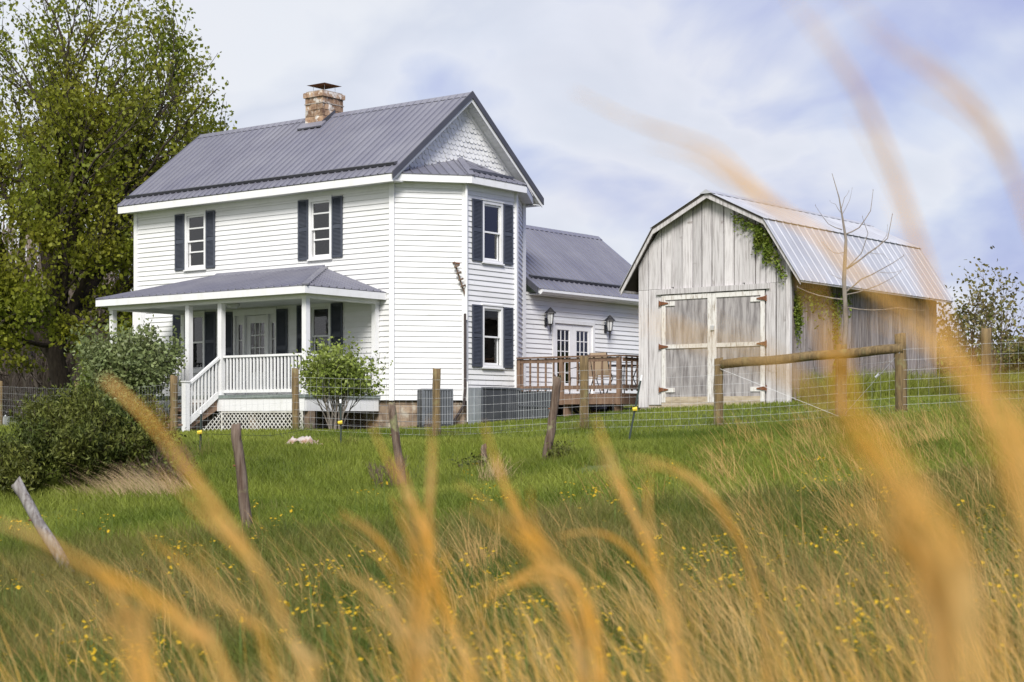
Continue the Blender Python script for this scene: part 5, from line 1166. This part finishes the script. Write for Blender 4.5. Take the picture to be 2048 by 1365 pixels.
def sedge(name, label, centres, per, hh, ww, m, seed, spread=.10, lean=-.28, segs=5):
    rng = np.random.default_rng(seed); c = np.asarray(centres, float); n = len(c) * per; i = np.repeat(np.arange(len(c)), per); sc = np.repeat(rng.uniform(.65, 1.15, len(c)), per)
    x = c[i, 0] + rng.normal(size=n) * spread; y = c[i, 1] + rng.normal(size=n) * spread; P = np.stack([x, y, hz(x, y) - .02], -1); h = rng.uniform(*hh, n) * sc
    D = np.stack([rng.normal(size=n) * .20 + lean * .5, rng.normal(size=n) * .2, np.ones(n)], -1); cu = np.stack([rng.normal(size=n) * .18 + lean, rng.normal(size=n) * .15, -np.abs(rng.normal(size=n)) * .22], -1)
    return ribbons(name, label, P, D, h, rng.uniform(*ww, n), cu, m, seed, segs)
def pick(n, seed, d0, d1, prob):
    rng = np.random.default_rng(seed); out = []
    while len(out) < n:
        y = rng.uniform(d0, d1); x = rng.uniform(-.35, .36) * y
        if rng.uniform() < prob(x / y, y): out.append((x, y))
    return out
right = lambda k: np.clip(.12 + 1.15 * (k + .12), .10, 1)
sedge('dry_sedge', 'straw coloured dry sedge tufts scattered over the meadow', pick(230, 21, 6, 13, lambda k, y: right(k) * (1 if y < 10 else .5)), 26, (.35, .75), (.0014, .003), K['straw'], 22)
sedge('dry_sedge_far', 'distant thin straw tufts on the right slope below the fence', pick(150, 23, 12, 25, lambda k, y: np.clip((k - .03) * 4.5, 0.03, 1) * (1 if k > .12 else max(0, 1 - (y - 12) / 7))), 20, (.28, .6), (.002, .004), K['straw'], 24)
sedge('tall_green_tufts', 'darker taller tufts of grass among the lawn near the posts', [(at(x, y, d).x, d) for x, y, d in ((520, 1020, 17.5), (540, 1030, 17.3), (1150, 850, 30), (870, 875, 30.8), (905, 880, 30.6), (600, 862, 32.8), (1175, 862, 29.8), (690, 895, 26), (1440, 858, 28.8), (1000, 985, 20), (1130, 935, 22), (400, 915, 24.3))], 70, (.16, .42), (.004, .007), K['meadow'], 25, .16, -.05, 4)
p = at(275, 985, 20.8); sedge('dead_grass_heap', 'heap of flattened pale dead grass at the foot of the dark mound', [(p.x + rnd(-.6, .6), p.y + rnd(-.3, .3)) for _ in range(26)], 40, (.2, .5), (.002, .004), K['tuftstraw'], 26, .14, -.6, 4)
p = at(990, 985, 20.6); sedge('dead_grass_tuft', 'small tan dead tuft beneath the post stub', [(p.x, p.y), (p.x + .1, p.y), (p.x - .1, p.y + .1)], 60, (.25, .55), (.002, .004), K['tuftstraw'], 27, .06, .0, 4)
p = at(955, 1090, 12.5); sedge('upright_straw_tuft', 'upright tan straw tuft in the middle meadow', [(p.x, p.y), (p.x + .05, p.y)], 45, (.35, .62), (.002, .004), K['straw'], 28, .06, -.08, 4)

# yellow wildflowers
def flowers():
    rng = np.random.default_rng(8); cl = pick(120, 29, 6.5, 16, lambda k, y: .25 + .75 * right(k) if y < 12 else .35 * right(k)); V = []; F = []; SV = []; SF = []
    cl += [(at(px, py, d).x, d) for px, py, d in ((15, 1010, 15.5), (50, 1005, 15.5), (105, 1000, 15.8), (340, 1150, 13.5), (370, 1140, 13.6), (930, 945, 19.5), (560, 1085, 15), (750, 1020, 17))]
    for cx_, cy_ in cl:
        for _ in range(rng.integers(3, 9)):
            x = cx_ + rng.normal() * .14; y = cy_ + rng.normal() * .14; g = gz(x, y); h = rng.uniform(.22, .42); top = np.array([x, y, g + h])
            k = len(SV); SV += [(x - .002, y, g), (x + .002, y, g), (top[0] + .002, y, top[2]), (top[0] - .002, y, top[2])]; SF.append((k, k + 1, k + 2, k + 3))
            for f_ in range(rng.integers(2, 6)):
                c = top + rng.normal(size=3) * [.028, .028, .014]; r = rng.uniform(.007, .012); tl = rng.normal(size=2) * .35
                for q in range(5):
                    a = q * 1.2566; b = a + .9; k = len(V); e = lambda an, rr: (c[0] + rr * math.cos(an), c[1] + rr * math.sin(an) , c[2] + rr * (tl[0] * math.cos(an) + tl[1] * math.sin(an)) + rr * .25)
                    V += [tuple(c), e(a, r), e((a + b) / 2, r * 1.25), e(b, r)]; F.append((k, k + 1, k + 2, k + 3))
    o = bpy.data.objects.new('yellow_wildflowers', fast_mesh('yellow_wildflowers', V, F, K['flower'])); link(o); tag(o, 'small yellow wildflowers dotted through the meadow grass', 'flowers', kind='stuff')
    s_ = bpy.data.objects.new('flower_stems', fast_mesh('flower_stems', SV, SF, K['stem'])); link(s_, o)
flowers()

# ------------------------------------------------------------------ tall golden grass close to the lens
def stalk_clump(label, stalks, seed, name='tall_golden_grass'):
    """stalks: list of (pixel polyline from tip down, depth, stem radius); each runs on down to a root in the ground"""
    rg = random.Random(seed); roots = []; curves = []
    for pl, d, r in stalks:
        d0, d1 = d if isinstance(d, tuple) else (d, d); n = len(pl); P = [at(px, py, d0 + (d1 - d0) * i / (n - 1)) for i, (px, py) in enumerate(pl)]
        v = (P[-1] - P[-2]).normalized(); g = gz(P[-1].x, P[-1].y); drop = P[-1].z - g
        m1 = P[-1] + Vector((v.x / max(.35, -v.z) * drop * .30, 0, -drop * .5)); m2 = Vector((m1.x + v.x * drop * .12, m1.y, gz(m1.x, m1.y) - .03)); P += [m1, m2]
        curves.append((P, r)); roots.append(m2)
    base = sum(roots, Vector()) / len(roots); t = thing(name, label, 'tall grass', tuple(base), 0, 'blurred golden grass close to the camera')
    for P, r in curves:
        Q = []; n = len(P)
        for i in range(n - 1):                            # Catmull-Rom
            p0, p1, p2, p3 = P[max(i - 1, 0)], P[i], P[i + 1], P[min(i + 2, n - 1)]
            for k in range(4): u = k / 4; Q.append(.5 * ((2 * p1) + (p2 - p0) * u + (2 * p0 - 5 * p1 + 4 * p2 - p3) * u * u + (3 * p1 - p0 - 3 * p2 + p3) * u ** 3))
        Q.append(P[-1]); m = len(Q); mb = MB()
        mb.tube([q - base for q in Q], [r * .62 * (.35 + .75 * min(1, i / (m * .35))) for i in range(m)], 5)
        dm = -base.y * 0 + P[0].y
        for k in range(rg.randint(7, 10)):                # sheathing leaves peeling off beside the stem
            a = rg.randint(0, max(1, int(m * .6))); b = min(m, a + rg.randint(9, 18)); off = Vector((rg.gauss(0, 1), rg.gauss(0, .6), rg.gauss(0, .6))) * .0065 * dm; pts = []; cu = rg.uniform(1.0, 1.8)
            for j, q in enumerate(Q[a:b]): f = 1 - j / max(1, b - a - 1); pts.append(q + off * (.25 + f * f * cu) - base)
            if len(pts) > 3: mb.tube(pts, [r * .42 * math.sin(math.pi * (j + .6) / (len(pts) + .2)) + .0002 for j in range(len(pts))], 4)
        mb.build('stalk', K['gold'], t, True)
stalk_clump('blurred golden stalk arching from the bottom up to the dark shrub at left', [([(212, 755), (290, 830), (362, 930), (440, 1030), (512, 1130), (562, 1225), (600, 1330), (620, 1400)], 1.35, .0042)], 1)
stalk_clump('pair of blurred tan stalks arching in from the lower left edge', [([(-10, 1045), (80, 1080), (150, 1118), (235, 1160), (330, 1210), (400, 1290), (470, 1390)], 1.25, .0045), ([(140, 1112), (215, 1170), (252, 1240), (285, 1380)], 1.3, .004), ([(290, 1075), (350, 1110), (420, 1180), (500, 1250), (560, 1380)], 1.6, .002)], 2)
stalk_clump('forked blurred stalks rising left of the middle toward the lichen post', [([(742, 850), (775, 920), (810, 985), (845, 1060), (862, 1130), (882, 1200), (912, 1290), (945, 1390)], 1.9, .0042), ([(868, 880), (866, 960), (858, 1040), (858, 1110), (850, 1200), (840, 1380)], 1.9, .0045), ([(680, 1020), (740, 1060), (790, 1120), (820, 1200), (880, 1380)], 2.1, .003), ([(670, 1140), (740, 1180), (790, 1250), (840, 1380)], 2.0, .0035)], 3)
stalk_clump('blurred stalks bending left in the centre of the meadow', [([(968, 848), (990, 920), (1015, 990), (1050, 1060), (1105, 1112), (1150, 1160), (1180, 1235), (1188, 1390)], 1.8, .0042), ([(915, 968), (980, 1010), (1030, 1060), (1085, 1112), (1112, 1180), (1140, 1270), (1160, 1390)], 1.9, .0036), ([(915, 1205), (1000, 1180), (1080, 1140), (1140, 1160), (1190, 1250), (1210, 1390)], 2.1, .0026), ([(1040, 1080), (1100, 1160), (1150, 1250), (1170, 1390)], 2.2, .003), ([(935, 1260), (990, 1190), (1070, 1165), (1140, 1200), (1200, 1390)], 2.2, .0024)], 4)
stalk_clump('blurred golden stalk crossing the bare dirt patch', [([(1185, 870), (1230, 950), (1262, 1010), (1292, 1080), (1315, 1160), (1335, 1260), (1350, 1390)], 1.8, .0038), ([(1115, 1075), (1200, 1065), (1270, 1110), (1330, 1220), (1370, 1390)], 2.3, .003), ([(1250, 945), (1320, 935), (1400, 970), (1470, 1060), (1520, 1200), (1540, 1390)], 2.0, .003)], 5)
stalk_clump('big blurred orange stalks sweeping up across the barn at right', [([(1560, -30), (1640, 80), (1722, 200), (1782, 330), (1828, 450), (1860, 560), (1905, 680), (1960, 800), (2020, 950), (2070, 1150), (2090, 1390)], .95, .0017),
    ([(1680, -20), (1800, 90), (1900, 168), (1970, 245), (2015, 330), (2050, 420), (2090, 560), (2120, 800), (2130, 1390)], .95, .0017),
    ([(1150, 185), (1260, 240), (1350, 268), (1430, 300), (1500, 365), (1570, 425), (1650, 480), (1725, 555), (1800, 612), (1872, 672), (1925, 735), (1992, 805), (2060, 900), (2110, 1100), (2120, 1390)], (1.15, .85), .0026),
    ([(1618, 555), (1648, 660), (1682, 765), (1722, 850), (1790, 930), (1850, 1010), (1900, 1100), (1930, 1250), (1950, 1390)], .72, .0042),
    ([(1870, 672), (1950, 750), (2010, 850), (2055, 940), (2080, 1100), (2090, 1390)], .70, .0042),
    ([(1265, 640), (1340, 662), (1420, 688), (1510, 710), (1600, 768), (1690, 835), (1770, 905), (1840, 1000), (1890, 1150), (1920, 1390)], .80, .0020)], 6)
stalk_clump('thick blurred golden bunch filling the lower right corner', [([(1700, 880), (1770, 960), (1830, 1060), (1870, 1180), (1890, 1390)], .8, .004), ([(1720, 1010), (1800, 1080), (1860, 1180), (1900, 1390)], .85, .004), ([(1830, 960), (1890, 1060), (1940, 1180), (1970, 1390)], .9, .003), ([(1650, 860), (1740, 940), (1800, 1060), (1850, 1200), (1880, 1390)], .75, .0026)], 7)
def near_grass():
    rg = random.Random(77); P = []; D = []; H = []; Wd = []; Cu = []
    for k in range(150):
        d = rg.uniform(2.0, 5.5); kx = rg.choices([rg.uniform(-.33, -.05), rg.uniform(-.05, .08), rg.uniform(.06, .34)], [.17, .20, .63])[0]; cx_, cy_ = kx * d, d; g = gz(cx_, cy_)
        ztop = -(rg.uniform(960, 1290) - HY) / FPX * d
        for j in range(rg.randint(5, 12)):
            x, y = cx_ + rg.gauss(0, .05), cy_ + rg.gauss(0, .05); h = max(.3, (ztop - g) * rg.uniform(.65, 1.05)); P.append((x, y, g - .02)); D.append((rg.gauss(-.06, .10), rg.gauss(0, .08), 1.12)); H.append(h); Wd.append(rg.uniform(.0018, .0042)); Cu.append((rg.gauss(-.25, .15), rg.gauss(0, .06), -.14 - abs(rg.gauss(0, .12))))
    ribbons('dry_grass_drift', 'softly blurred drift of tan dry grass along the bottom of the view', P, D, H, Wd, Cu, K['gold'], 78, 7, tipw=.2)
near_grass()
